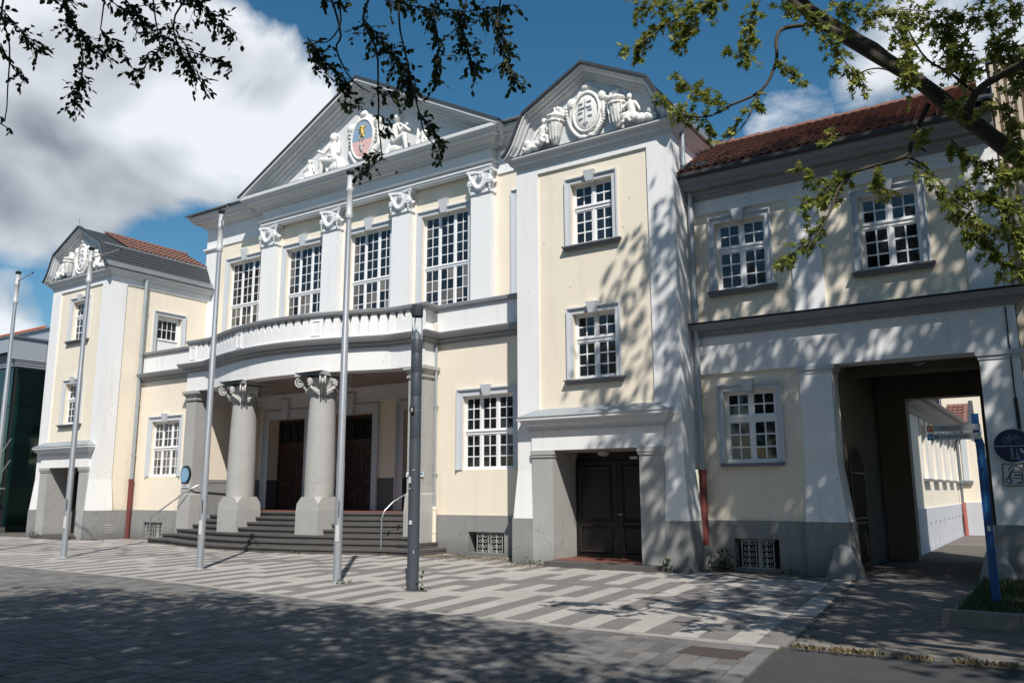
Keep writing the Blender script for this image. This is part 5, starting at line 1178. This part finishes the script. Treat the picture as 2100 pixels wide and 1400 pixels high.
npl = obj('number_plate', MB(LF).box(-.085, .005, -.135, -.125, 3.02, 3.13), BLACK, lp); obj('plate_strap', MB().lathe((lx, ly, 0), [(.104, 3.06), (.104, 3.075)], 20), STEEL, lp)
word('3', .09, SIGNW, LF, -.065, -.136, 3.04, npl)
st = MB(LF)
for a, b, w_, h_ in ((-.02, 2.02, .05, .012), (-.08, 1.80, .04, .11), (-.07, 1.70, .02, .02), (-.06, 1.10, .05, .07), (.02, .62, .012, .05)): st.box(a, a + w_, -.106, -.103, b, b + h_)
obj('sticker_remains', st, SIGNG, lp)
po = obj('poster_slip', MB(F(-14.86, .90)).box(-.50, .12, -.012, -.004, 2.06, 2.19) , SIGNW, None); tag(po, 'small white and blue paper slip on the right portico pier behind the street lamp', 'notice')
obj('slip_print', MB(F(-14.86, .90)).box(-.45, -.30, -.016, -.013, 2.08, 2.12).box(.02, .10, -.016, -.013, 2.12, 2.17), SKYBL, po)

# handrails
hr_ = MB().tube([(-15.62, .22, -.02), (-15.62, .22, .95), (-15.60, .30, 1.15), (-15.52, .55, 1.38), (-15.44, .80, 1.52), (-15.42, .93, 1.58)], .022, 8)
h1 = obj('handrail', hr_, STEEL, None, smooth=60); tag(h1, 'curved steel handrail at the right end of the portico steps', 'handrail')
h2 = thing('handrail', (-26.0, .6, 0), 'steel handrail rising from the pavement to the loggia at the left end of the steps', 'handrail')
obj('rail', MB().tube([(-26.35, .35, -.02), (-26.35, .35, .80), (-26.30, .40, .88), (-25.2, .75, 1.62), (-24.92, 1.0, 1.86), (-24.85, 1.4, 1.98), (-24.80, 2.3, 2.0), (-24.80, 2.36, 1.92), (-24.80, 2.36, 1.05)], .022, 8), STEEL, h2, smooth=60)
# plaque and small plates
pq = thing('memorial_plaque', (-25.33, .9, 2.27), 'oval blue plaque with dark rim on the left portico pier', 'plaque')
PF = F(-25.33, .915)
obj('rim', MB(PF).prism([(.30 * math.sin(a / 24 * 6.2832) * .92, 2.27 + .30 * math.cos(a / 24 * 6.2832)) for a in range(24)], -.05, 0), BLACK, pq)
pf_ = obj('plate', MB(PF).prism([(-.02 + .25 * math.sin(a / 24 * 6.2832) * .92, 2.25 + .25 * math.cos(a / 24 * 6.2832)) for a in range(24)], -.062, -.05), PLAQUE, pq)
tl = MB(PF)
for i, w_ in enumerate((.10, .15, .17, .18, .17, .13, .09)): tl.box(-.02 - w_, -.02 + w_, -.065, -.062, 2.40 - i * .048, 2.413 - i * .048)
obj('raised_lines', tl, SIGNG, pf_)
sp = obj('name_plate', MB(PF).box(-.20, .17, -.02, -.005, 1.82, 1.93), SIGNW, None); tag(sp, 'small white plate below the oval blue plaque', 'plate')
ln = MB(PF)
for i in range(9): ln.box(-.15 + i * .03, -.13 + i * .03, -.022, -.02, 1.85, 1.90)
obj('small_print', ln, LAMPM, sp)
hp = obj('house_number_plate', MB(F(-8.47, .99)).box(-.10, .10, -.01, 0, 2.385, 2.455), SIGNG, None); tag(hp, 'small pale number plate in the dark door recess of the right tower', 'plate')

# blue signpost with two arms
sg = thing('blue_signpost', (-1.08, -3.07, 0), 'narrow bent blue signpost with two pale direction arms, standing in the grass bed', 'signpost')
pp = MB()
for z0, z1, dx0, dx1, w_ in ((0.0, 2.30, .0, .0, .055), (2.30, 2.42, .0, -.03, .055), (2.42, 2.74, -.03, -.03, .045)):
    pp.frus((-1.08 + dx0 - w_, -1.08 + dx0 + w_, -3.10, -3.04), z0, (-1.08 + dx1 - w_, -1.08 + dx1 + w_, -3.10, -3.04), z1)
post = obj('post', pp, BLUE, sg)
for z in (2.05, 2.28): obj('post_band', MB().box(-1.14, -1.02, -3.105, -3.035, z, z + .015), BLUE, post)
obj('post_stud', MB().box(-1.024, -1.016, -3.09, -3.05, 1.15, 2.1), BLACK, post)
AF = F(-1.15, -3.11)
for zc, c_, txt in ((2.545, ORANGE, 'Fußgängerzone'), (2.42, SKYBL, 'Heimbachstraße')):
    arm = obj('direction_arm', MB(AF).box(-.52, .10, 0, .012, zc - .045, zc + .045), SIGNG, sg); arm['label'] = 'arm lettered ' + txt
    obj('arrow_field', MB(AF).box(-.60, -.521, -.001, .012, zc - .045, zc + .045), c_, arm)
    obj('arrow', MB(AF).add([(-.585, -.003, zc), (-.565, -.003, zc + .02), (-.565, -.003, zc + .006), (-.535, -.003, zc + .006), (-.535, -.003, zc - .006), (-.565, -.003, zc - .006), (-.565, -.003, zc - .02)], [tuple(range(7))]), SIGNW, arm, recalc=False)
    if 'Heim' in txt:
        obj('parking_symbol', MB(AF).box(-.50, -.45, -.002, 0, zc - .025, zc + .025), LAMPM, arm); word('P', .05, SIGNW, AF, -.49, -.003, zc - .017, arm); word(txt, .058, LAMPM, AF, -.43, -.002, zc - .015, arm)
    else:
        word(txt, .058, LAMPM, AF, -.50, -.002, zc - .005, arm); ub = MB(AF)
        for i in range(12): ub.box(-.49 + i * .028, -.47 + i * .028, -.002, 0, zc - .032, zc - .022)
        obj('small_print', ub, LAMPM, arm)
vt = MB()
for i in range(26): vt.box(-1.095, -1.065, -3.1035, -3.1005, 1.35 + i * .034, 1.352 + i * .034 + .012 + .006 * (i % 3)) if i not in (8, 17) else None
obj('vertical_lettering', vt, SKYBL, post, stuff=True)
sk = obj('square_symbol', MB().box(-1.10, -1.06, -3.1035, -3.1005, 1.08, 1.15), SIGNW, post); vt = MB().box(-1.10, -1.09, -3.1035, -3.1005, .93, .98).box(-1.075, -1.065, -3.1035, -3.1005, .90, 1.0); obj('faded_symbol', vt, SKYBL, post)

# round cycle / footpath sign and square pictogram plate on the right pier
rs = thing('cycle_path_sign', (-.84, .74, 2.4), 'round blue sign with bicycle over pedestrians on the right gateway pier', 'traffic sign')
RF = F(-.835, .745)
disc = obj('disc', MB(RF).prism([(.315 * math.sin(a / 32 * 6.2832), 2.435 + .315 * math.cos(a / 32 * 6.2832)) for a in range(32)], -.012, 0), SIGNG, rs)
face = obj('blue_face', MB(RF).prism([(.300 * math.sin(a / 32 * 6.2832), 2.435 + .300 * math.cos(a / 32 * 6.2832)) for a in range(32)], -.016, -.012), DKBLUE, disc)
bk = MB(RF)
for cx_ in (-.09, .09): bk.tube([(cx_ + .055 * math.cos(a / 14 * 6.2832), -.018, 2.535 + .055 * math.sin(a / 14 * 6.2832)) for a in range(15)], .005, 4)
for a, b in (((-.09, 2.535), (-.05, 2.605)), ((-.05, 2.605), (.055, 2.605)), ((.055, 2.605), (.09, 2.535)), ((-.05, 2.605), (0, 2.54)), ((0, 2.54), (.055, 2.605)), ((-.09, 2.535), (0, 2.54)), ((-.055, 2.625), (-.03, 2.625)), ((.05, 2.63), (.08, 2.625)), ((.055, 2.605), (.05, 2.63))): bk.tube([(a[0], -.018, a[1]), (b[0], -.018, b[1])], .005, 4)
GREYB = mat('dulled_white_symbol', (.22, .25, .30), .6, .1, 6)
obj('bicycle_symbol', bk, GREYB, face)
obj('dividing_line', MB(RF).box(-.285, .285, -.019, -.016, 2.425, 2.437), SIGNG, face)
pd = MB(RF)
for cx_, k in ((-.03, 1.0), (.05, .7)):
    pd.ell((cx_, -.018, 2.39 - (1 - k) * .10), (.018 * k, .004, .020 * k)); pd.tube([(cx_, -.018, 2.37 - (1 - k) * .10), (cx_, -.018, 2.28)], .014 * k, 5, .022 * k); pd.tube([(cx_ - .01, -.018, 2.28), (cx_ - .025, -.018, 2.19)], .008 * k, 4); pd.tube([(cx_ + .01, -.018, 2.28), (cx_ + .02, -.018, 2.19)], .008 * k, 4)
obj('pedestrian_symbol', pd, GREYB, face)
gf_ = MB(RF)
for i in range(9): gf_.tube([(.10 + .03 * math.sin(i * 2.1) + i * .012, -.019, 2.36 + .03 * math.cos(i * 1.7)), (.11 + .03 * math.cos(i * 2.9) + i * .012, -.019, 2.34 + .035 * math.sin(i * 2.3))], .006, 4)
obj('graffiti_scrawl', gf_, SIGNG, face)
sq = thing('pictogram_plate', (-.84, .75, 1.9), 'square white plate with black outline pictogram below the round blue sign', 'traffic sign')
QF = F(-.875, .77)
q = obj('plate', MB(QF).box(-.175, .175, -.008, 0, 1.72, 2.12), SIGNG, sq)
bm_ = MB(QF)
for a, b, c_, d_ in ((-.175, -.16, 1.72, 2.12), (.16, .175, 1.72, 2.12), (-.16, .16, 1.72, 1.735), (-.16, .16, 2.105, 2.12), (-.02, .13, 1.96, 1.975), (.0, .14, 1.90, 1.92), (.0, .14, 1.85, 1.865), (-.06, -.045, 1.76, 1.98), (.03, .13, 1.76, 1.785), (.12, .135, 1.78, 1.95)): bm_.box(a, b, -.011, -.008, c_, d_)
bm_.tube([(.03 + .10 * math.cos(R(a)), -.010, 2.0 + .07 * math.sin(R(a))) for a in range(-10, 200, 15)], .008, 4); bm_.tube([(-.09 + .045 * math.cos(R(a)), -.010, 1.81 + .045 * math.sin(R(a))) for a in range(0, 361, 24)], .008, 4); bm_.tube([(-.10, -.010, 1.86), (-.04, -.010, 1.95), (.02, -.010, 2.04)], .010, 4)
obj('towing_pictogram', bm_, BLACK, q)

# ================================================================ TREES
ELM_SPRAYS = [([(-6.4, -14.18, 5.24), (-6.35, -14.05, 5.11), (-6.29, -13.91, 4.99)], 0.148, 70), ([(-6.39, -14.15, 4.95), (-6.36, -14.08, 4.81), (-6.32, -13.98, 4.68)], 0.076, 25), ([(-6.38, -14.11, 4.34), (-6.35, -14.04, 4.3)], 0.042, 6), ([(-6.07, -13.91, 5.36), (-6.03, -13.82, 5.17), (-5.98, -13.74, 5.04), (-5.93, -13.63, 4.98)], 0.156, 110), ([(-6.01, -13.79, 4.8), (-5.98, -13.73, 4.74), (-5.99, -13.75, 4.65), (-6.0, -13.77, 4.53)], 0.123, 60), ([(-5.85, -13.7, 5.11), (-5.8, -13.61, 5.0), (-5.76, -13.52, 4.93)], 0.073, 35), ([(-5.79, -13.59, 5.43), (-5.72, -13.46, 5.27), (-5.63, -13.32, 5.08)], 0.142, 90), ([(-5.56, -13.38, 5.01), (-5.6, -13.46, 4.86), (-5.64, -13.52, 4.69)], 0.1, 45), ([(-5.44, -13.39, 5.21), (-5.41, -13.34, 5.02), (-5.34, -13.22, 4.85), (-5.31, -13.18, 4.73)], 0.149, 100), ([(-5.34, -13.23, 4.97), (-5.26, -13.11, 4.95), (-5.19, -13.01, 4.9)], 0.079, 35), ([(-5.37, -13.27, 5.45), (-5.29, -13.16, 5.32), (-5.17, -12.99, 5.2)], 0.137, 80), ([(-5.77, -13.76, 5.34), (-5.7, -13.63, 5.26), (-5.62, -13.49, 5.34), (-5.4, -13.14, 5.49)], 0.08, 60), ([(-4.69, -12.7, 5.15), (-4.61, -12.62, 4.98), (-4.5, -12.5, 4.82)], 0.133, 110), ([(-4.5, -12.51, 4.88), (-4.46, -12.46, 4.72), (-4.5, -12.5, 4.61), (-4.41, -12.41, 4.67)], 0.084, 40), ([(-4.32, -12.47, 5.3), (-4.2, -12.34, 5.11), (-4.08, -12.24, 4.91), (-4.02, -12.19, 4.69)], 0.168, 190), ([(-4.27, -12.41, 4.73), (-4.16, -12.31, 4.68), (-4.08, -12.24, 4.81)], 0.094, 40), ([(-4.23, -12.37, 4.51), (-4.16, -12.31, 4.46), (-4.2, -12.34, 4.31)], 0.052, 20), ([(-4.2, -12.35, 4.21), (-4.27, -12.42, 4.11), (-4.32, -12.46, 4.02)], 0.094, 45), ([(-3.93, -12.24, 4.5), (-3.84, -12.16, 4.35), (-3.8, -12.13, 4.17)], 0.092, 55), ([(-4.14, -12.42, 5.42), (-3.88, -12.2, 5.37), (-3.64, -12.01, 5.36), (-3.33, -11.79, 5.43)], 0.103, 150), ([(-3.82, -12.27, 5.3), (-3.76, -12.22, 5.02), (-3.77, -12.23, 4.78), (-3.78, -12.24, 4.68)], 0.094, 80), ([(-3.64, -12.13, 5.32), (-3.61, -12.11, 5.03), (-3.53, -12.05, 4.79)], 0.127, 110), ([(-3.4, -12.08, 5.26), (-3.31, -12.02, 5.02), (-3.27, -11.99, 4.74), (-3.22, -11.96, 4.66)], 0.114, 120), ([(-4.67, -12.69, 5.52), (-4.54, -12.55, 5.46), (-4.47, -12.47, 5.52)], 0.053, 25)]
ELM_TWIGS = [[(-6.39, -14.14, 5.48), (-6.4, -14.16, 5.19), (-6.37, -14.09, 4.93), (-6.36, -14.07, 4.35)], [(-6.08, -13.94, 5.56), (-6.03, -13.82, 5.17), (-6.0, -13.77, 5.03), (-5.98, -13.74, 4.81), (-5.99, -13.75, 4.57)], [(-5.83, -13.66, 5.62), (-5.85, -13.69, 5.4), (-5.85, -13.7, 5.11)], [(-5.68, -13.48, 5.66), (-5.63, -13.4, 5.27), (-5.6, -13.36, 5.03)], [(-5.33, -13.21, 5.68), (-5.43, -13.36, 5.26), (-5.41, -13.34, 5.02), (-5.34, -13.23, 4.97)], [(-4.47, -12.47, 5.78), (-4.52, -12.53, 5.51), (-4.52, -12.52, 5.29), (-4.59, -12.59, 5.13), (-4.68, -12.7, 5.13)], [(-4.49, -12.56, 5.26), (-4.5, -12.57, 5.05), (-4.42, -12.49, 4.82), (-4.31, -12.38, 4.71)], [(-4.29, -12.43, 5.73), (-4.32, -12.47, 5.3), (-4.25, -12.39, 5.06), (-4.23, -12.37, 4.65), (-4.22, -12.37, 4.41), (-4.2, -12.35, 4.17), (-4.26, -12.4, 4.09)], [(-4.11, -12.4, 5.68), (-4.05, -12.34, 5.18), (-3.96, -12.26, 4.66), (-3.9, -12.21, 4.35), (-3.83, -12.15, 4.23)], [(-3.76, -12.23, 5.64), (-3.79, -12.25, 5.31), (-3.76, -12.22, 5.02), (-3.77, -12.24, 4.74)], [(-3.64, -12.13, 5.61), (-3.61, -12.11, 5.15), (-3.55, -12.06, 4.83)], [(-3.37, -12.06, 5.55), (-3.34, -12.04, 5.1), (-3.25, -11.98, 4.74)]]
MAPLE_SPRAYS = [([(-2.16, -9.31, 5.43), (-2.34, -9.36, 5.18), (-2.53, -9.42, 4.96)], 0.086, 30), ([(-2.42, -9.38, 5.32), (-2.68, -9.47, 5.43), (-2.89, -9.55, 5.72)], 0.12, 60), ([(-2.65, -9.46, 5.22), (-2.86, -9.54, 5.27), (-2.97, -9.58, 5.42), (-3.07, -9.62, 5.53)], 0.106, 50), ([(-2.69, -9.47, 5.28), (-2.61, -9.45, 5.12), (-2.63, -9.45, 5.04)], 0.072, 20), ([(-2.41, -9.38, 6.48), (-2.73, -9.49, 6.3), (-3.05, -9.61, 6.24), (-3.34, -9.74, 6.01)], 0.134, 100), ([(-2.46, -9.4, 6.44), (-2.82, -9.52, 6.45), (-3.26, -9.71, 6.51)], 0.134, 90), ([(-2.73, -9.49, 6.3), (-2.83, -9.53, 6.13), (-2.9, -9.55, 6.01)], 0.106, 45), ([(-3.05, -9.61, 6.24), (-3.23, -9.69, 6.08), (-3.26, -9.7, 5.92)], 0.072, 25), ([(-2.11, -9.29, 6.37), (-2.21, -9.32, 6.18), (-2.25, -9.33, 5.77), (-2.4, -9.38, 5.9)], 0.12, 80), ([(-2.01, -9.27, 5.73), (-1.89, -9.24, 5.56), (-1.83, -9.22, 5.49)], 0.072, 25), ([(-1.93, -9.25, 6.33), (-1.73, -9.2, 6.18), (-1.61, -9.17, 6.0)], 0.12, 50), ([(-1.51, -9.16, 6.23), (-1.27, -9.12, 6.01), (-0.91, -9.07, 5.96), (-0.35, -9.03, 5.73), (0.01, -9.03, 5.7)], 0.216, 230), ([(-1.61, -9.18, 5.95), (-1.46, -9.15, 5.66), (-1.35, -9.13, 5.44), (-1.24, -9.11, 5.27)], 0.134, 70), ([(-1.0, -9.08, 5.79), (-0.86, -9.06, 5.51), (-0.92, -9.07, 5.24)], 0.168, 90), ([(-0.61, -9.04, 5.77), (-0.53, -9.04, 5.37), (-0.43, -9.03, 5.2)], 0.216, 150), ([(-0.25, -9.03, 5.56), (-0.13, -9.03, 5.3), (-0.09, -9.03, 4.97)], 0.168, 120), ([(-0.27, -9.03, 4.93), (-0.16, -9.03, 4.68), (-0.14, -9.03, 4.33)], 0.12, 60), ([(-0.6, -9.04, 5.02), (-0.47, -9.03, 4.81)], 0.12, 40), ([(-1.38, -9.13, 4.49), (-1.63, -9.18, 4.44), (-1.83, -9.22, 4.56), (-1.91, -9.24, 4.62)], 0.086, 45), ([(-1.47, -9.15, 4.41), (-1.68, -9.19, 4.31), (-1.89, -9.24, 4.24)], 0.134, 70), ([(-1.65, -9.18, 4.12), (-1.83, -9.22, 3.91), (-2.09, -9.29, 3.68)], 0.106, 60), ([(-1.22, -9.11, 4.49), (-1.27, -9.12, 4.34), (-1.12, -9.09, 4.26)], 0.086, 35), ([(-0.98, -9.08, 4.51), (-0.84, -9.06, 4.39), (-0.77, -9.05, 4.16)], 0.096, 30), ([(-0.75, -9.05, 4.07), (-0.55, -9.04, 3.94), (-0.38, -9.03, 3.78)], 0.144, 90), ([(-0.63, -9.04, 4.22), (-0.39, -9.03, 4.08), (-0.2, -9.03, 3.92)], 0.154, 110), ([(-0.59, -9.04, 3.82), (-0.4, -9.03, 3.58), (-0.34, -9.03, 3.46)], 0.12, 60), ([(-0.47, -9.03, 4.41), (-0.27, -9.03, 4.27), (-0.13, -9.03, 4.2)], 0.144, 80), ([(-0.88, -9.07, 4.81), (-0.82, -9.06, 4.66)], 0.072, 20), ([(-0.63, -9.04, 4.64), (-0.5, -9.04, 4.41)], 0.096, 35), ([(-1.65, -9.18, 4.77), (-1.58, -9.17, 4.91)], 0.058, 12), ([(-0.3, -9.03, 3.9), (-0.19, -9.03, 3.63), (-0.18, -9.03, 3.38)], 0.144, 80)]
MAPLE_LIMBS = [([(0.18, -8.83, 3.94), (-0.12, -8.76, 4.42), (-0.49, -8.7, 4.9), (-0.81, -8.66, 5.34), (-1.24, -8.64, 5.88), (-1.66, -8.64, 6.34), (-2.07, -8.66, 6.86)], 0.15, 0.055), ([(-1.36, -8.72, 5.88), (-1.61, -8.73, 6.17), (-1.87, -8.75, 6.49), (-2.13, -8.78, 6.88)], 0.05, 0.03), ([(-0.49, -9.04, 4.79), (-0.4, -9.2, 4.94), (-0.18, -9.36, 4.98), (0.03, -9.53, 4.97)], 0.05, 0.035), ([(-1.66, -8.68, 6.27), (-2.0, -8.84, 6.26), (-2.07, -8.94, 6.11), (-2.07, -9.03, 5.81), (-2.2, -9.15, 5.5), (-2.45, -9.32, 5.35), (-2.64, -9.47, 5.22), (-2.83, -9.63, 5.23)], 0.022, 0.008), ([(-0.81, -8.66, 5.17), (-0.96, -8.79, 4.8), (-1.02, -8.91, 4.62), (-1.39, -9.08, 4.51), (-1.54, -9.23, 4.33), (-1.61, -9.36, 4.06), (-1.81, -9.52, 3.69)], 0.026, 0.006), ([(-1.02, -8.88, 4.64), (-0.84, -8.99, 4.44), (-0.64, -9.11, 4.07), (-0.5, -9.24, 3.88)], 0.012, 0.006), ([(-2.18, -9.0, 6.72), (-2.51, -9.24, 6.54), (-2.83, -9.49, 6.36), (-3.24, -9.8, 5.97)], 0.016, 0.006), ([(-0.65, -8.74, 5.16), (-0.9, -8.93, 5.34), (-1.14, -9.13, 5.42), (-1.28, -9.32, 5.33)], 0.012, 0.005), ([(-0.42, -8.93, 5.06), (-0.58, -9.07, 5.23), (-0.74, -9.22, 5.35), (-0.85, -9.36, 5.6)], 0.014, 0.006), ([(-2.21, -9.11, 5.53), (-2.32, -9.3, 5.15), (-2.5, -9.51, 4.86)], 0.01, 0.004), ([(-0.95, -8.87, 4.76), (-0.83, -9.06, 4.57)], 0.01, 0.008)]
def rand_unit(r_): 
    v = Vector((r_.gauss(0, 1), r_.gauss(0, 1), r_.gauss(0, 1))); return v.normalized()
def spray(tw, lf, path, w, n, r_, tr=.006, step=5):
    """a leafy shoot: spine, alternating side twigs, leaves along them"""
    P = [Vector(p) for p in path]; L_ = [0]
    for a, b in zip(P, P[1:]): L_.append(L_[-1] + (b - a).length)
    tw.tube(P, tr, 4, tr * .4)
    def at(t):
        s_ = t * L_[-1]
        for i in range(len(P) - 1):
            if s_ <= L_[i + 1] + 1e-9: return P[i].lerp(P[i + 1], (s_ - L_[i]) / max(1e-6, L_[i + 1] - L_[i])), (P[i + 1] - P[i]).normalized()
        return P[-1], (P[-1] - P[-2]).normalized()
    n = int(n * 2.1); m = max(2, n // step)
    for i in range(m):
        p, d = at((i + r_.random() * .8) / m); side = (d * .5 + rand_unit(r_) * .9 + Vector((0, 0, -.25))).normalized(); ln = w * r_.uniform(.5, 1.25)
        e = p + side * ln + Vector((0, 0, -ln * .2)); tw.tube([p, p.lerp(e, .5) + rand_unit(r_) * ln * .06, e], tr * .45, 3, tr * .2)
        for k in range(step):
            t = (k + .6) / step; q = p.lerp(e, t); lf.append((q, side + rand_unit(r_) * .8))
def build_tree(name, base, label, trunk, limbs, sprays, crowns, shape, lsize, lm, clusters, cdens, seed, upper_size):
    r_ = random.Random(seed); t = thing(name, base, label, 'tree')
    tm = MB(); tm.tube([p for p, _ in trunk], [q for _, q in trunk], 14)
    obj('trunk', tm, BARK, t, smooth=70)
    for pts, a, b in limbs:
        P = [Vector(p) for p in pts]; Q = [P[0]]
        for i in range(len(P) - 1):
            p0, p1, p2, p3 = P[max(i - 1, 0)], P[i], P[i + 1], P[min(i + 2, len(P) - 1)]
            for k in (1, 2, 3, 4):
                t_ = k / 4; Q.append(.5 * ((2 * p1) + (p2 - p0) * t_ + (2 * p0 - 5 * p1 + 4 * p2 - p3) * t_ ** 2 + (3 * p1 - p0 - 3 * p2 + p3) * t_ ** 3) + rand_unit(r_) * (p1 - p2).length * .008)
        n = len(Q); obj('limb', MB().tube(Q, [a + (b - a) * i / (n - 1) * 1.0 + a * .035 * r_.uniform(-1, 1) for i in range(n)], 10), BARK if a > .03 else TWIG, t, smooth=70)
    tw = MB(); lf = []
    for path, w, n in sprays: spray(tw, lf, path, w, n, r_)
    obj('twigs', tw, TWIG, t, stuff=True, recalc=False)
    leaves('foliage', lf, lsize, lm, seed + 1, t, shape, .45, True)
    # the crown above the frame: clusters of leaves round an ellipsoidal head
    cl = []; ct = MB(); 
    for (c, rad, ncl) in crowns:
        for _ in range(ncl):
            for _try in range(12):
                v = rand_unit(r_) * (r_.random() ** .45); p = Vector((c[0] + v.x * rad[0], c[1] + v.y * rad[1], c[2] + v.z * rad[2]))
                if not in_view(p, .72, .52): break
            else: continue
            k = r_.randint(cdens - 8, cdens + 8)
            if _ % 6 == 0:
                s_ = Vector(c) + Vector((0, 0, -rad[2] * .7)); ct.tube([s_, s_.lerp(p, .55) + Vector((0, 0, rad[2] * .1)), p], .03, 4, .006)
            for _k in range(k):
                q = p + Vector((r_.gauss(0, .24), r_.gauss(0, .24), r_.gauss(0, .16)))
                if in_view(q, .66, .45): continue
                cl.append((q, rand_unit(r_)))
    ctf = [f for f in ct.f]; obj('upper_branches', ct, TWIG, t, stuff=True, recalc=False)
    leaves('crown', cl, upper_size, lm, seed + 2, t, 'quad' if shape == 'elm' else 'quad', .3, True)
    return t
elm_tr = [((-3.6, -21.5, -.2), .42), ((-3.6, -21.4, .5), .33), ((-3.5, -21.2, 3), .29), ((-3.4, -20.8, 6), .25), ((-3.5, -19.8, 9), .16), ((-3.5, -19, 12), .06)]
elm_limbs = [([(-3.4, -20.8, 5.8), (-3.8, -18, 6.7), (-4.6, -15, 7.1), (-5.4, -12.6, 6.9), (-5.6, -11.6, 6.6)], .14, .03), ([(-3.8, -18, 6.7), (-6.0, -15.5, 7.0), (-7.2, -13.6, 6.8), (-7.4, -12.9, 6.5)], .09, .025),
             ([(-3.5, -19.8, 8.8), (-7, -18.5, 10.5), (-10, -18, 11)], .12, .03), ([(-3.5, -19.8, 8.8), (0, -18.5, 10.5), (2.5, -18, 11)], .12, .03)]
for tw_ in ELM_TWIGS:
    p0 = Vector(tw_[0]); par = Vector((-5.3, -12.8, 7.0)) if p0.x > -5.6 else Vector((-7.0, -13.6, 6.85)); elm_limbs.append(([tuple(par), tuple(par.lerp(p0, .6) + Vector((0, 0, .15))), *tw_], .012, .004))
build_tree('small_leaved_tree', (-3.6, -21.5, 0), 'dark small-leaved tree whose thin twigs hang into the sky above the pediment and left tower', elm_tr, elm_limbs, ELM_SPRAYS,
           [((-3.5, -18.4, 10.5), (8.3, 4.0, 2.8), 1300), ((-6, -24, 11), (12, 4.5, 4), 1200)], 'elm', .050, ELM, 0, 26, 31, .14)  # second crown lobe is an unseen extension added to block sky
mp_tr = [((4.6, -8.6, -.2), .62), ((4.5, -8.6, .6), .46), ((4.2, -8.6, 2.2), .40), ((3.6, -8.5, 4.6), .34), ((3.0, -8.2, 8), .24), ((2.4, -7.6, 12), .14), ((2.0, -7.2, 16), .05)]
ML = [(list(p), a, b) for p, a, b in MAPLE_LIMBS]
ML[2] = (ML[2][0], .035, .028); ML[1] = ([ML[0][0][3]] + ML[1][0][1:], .06, .03)
ML[0] = ([(4.2, -8.6, 2.0), (2.6, -8.8, 2.9), (1.0, -8.8, 3.6)] + ML[0][0], .105, .050)
ML.append(([(3.0, -8.2, 8), (0, -7, 11), (-1.5, -6.5, 13.5)], .13, .04)); ML.append(([(3.3, -8.4, 6.5), (4.4, -11, 9), (4, -13, 11)], .13, .04))
build_tree('maple_tree', (4.6, -8.6, 0), 'leafy maple whose thick limb crosses the upper right corner before the wing roof', mp_tr, ML, MAPLE_SPRAYS,
           [((1.7, -6.6, 14.9), (4.6, 3.2, 5.6), 330), ((5.0, -11.0, 11.8), (3.8, 3.4, 3.4), 250), ((5.6, -5.8, 13.2), (3.2, 3.6, 4.2), 170), ((10, -13, 11), (5, 6, 5), 300)], 'maple', .085, MAPLE, 0, 28, 57, .18)  # last crown lobe widens the tree out of view to block sky

# unseen tree row added behind the viewer to block low sky and darken pane reflections
rr = random.Random(21); lf_ = []
for _ in range(5200):
    v = rand_unit(rr) * (rr.random() ** .4); lf_.append(((v.x * 3.9, v.y * 3.6, 8.2 + v.z * 5.2), rand_unit(rr)))
first = None
for i, (x, y) in enumerate(((-52, -27), (-44, -29), (-36, -27), (-28, -29), (-20, -30), (-12, -31), (-4, -30), (4, -28), (12, -26), (19, -21), (24, -13), (27, -5))):
    t = thing('sky_block_tree', (x, y, 0), 'round-crowned tree added unseen behind the viewer to block the low sky', 'tree', 'added sky-blocking trees behind the viewer')
    if first is None:
        tk = MB().tube([(0, 0, -.2), (0, 0, 3.2), (.2, 0, 7)], [.25, .18, .08], 8); tk.v = [v + Vector((x, y, 0)) for v in tk.v]; a = obj('trunk', tk, BARK, t)
        b = leaves('crown', [((p[0] + x, p[1] + y, p[2]), d) for p, d in lf_], .42, MAPLE, 5, t, 'quad', .2, True); first = (t, a, b)
    else:
        for src in first[1:]:
            c = src.copy(); COL.objects.link(c); c.parent = t
        c.rotation_euler = (0, 0, 0)
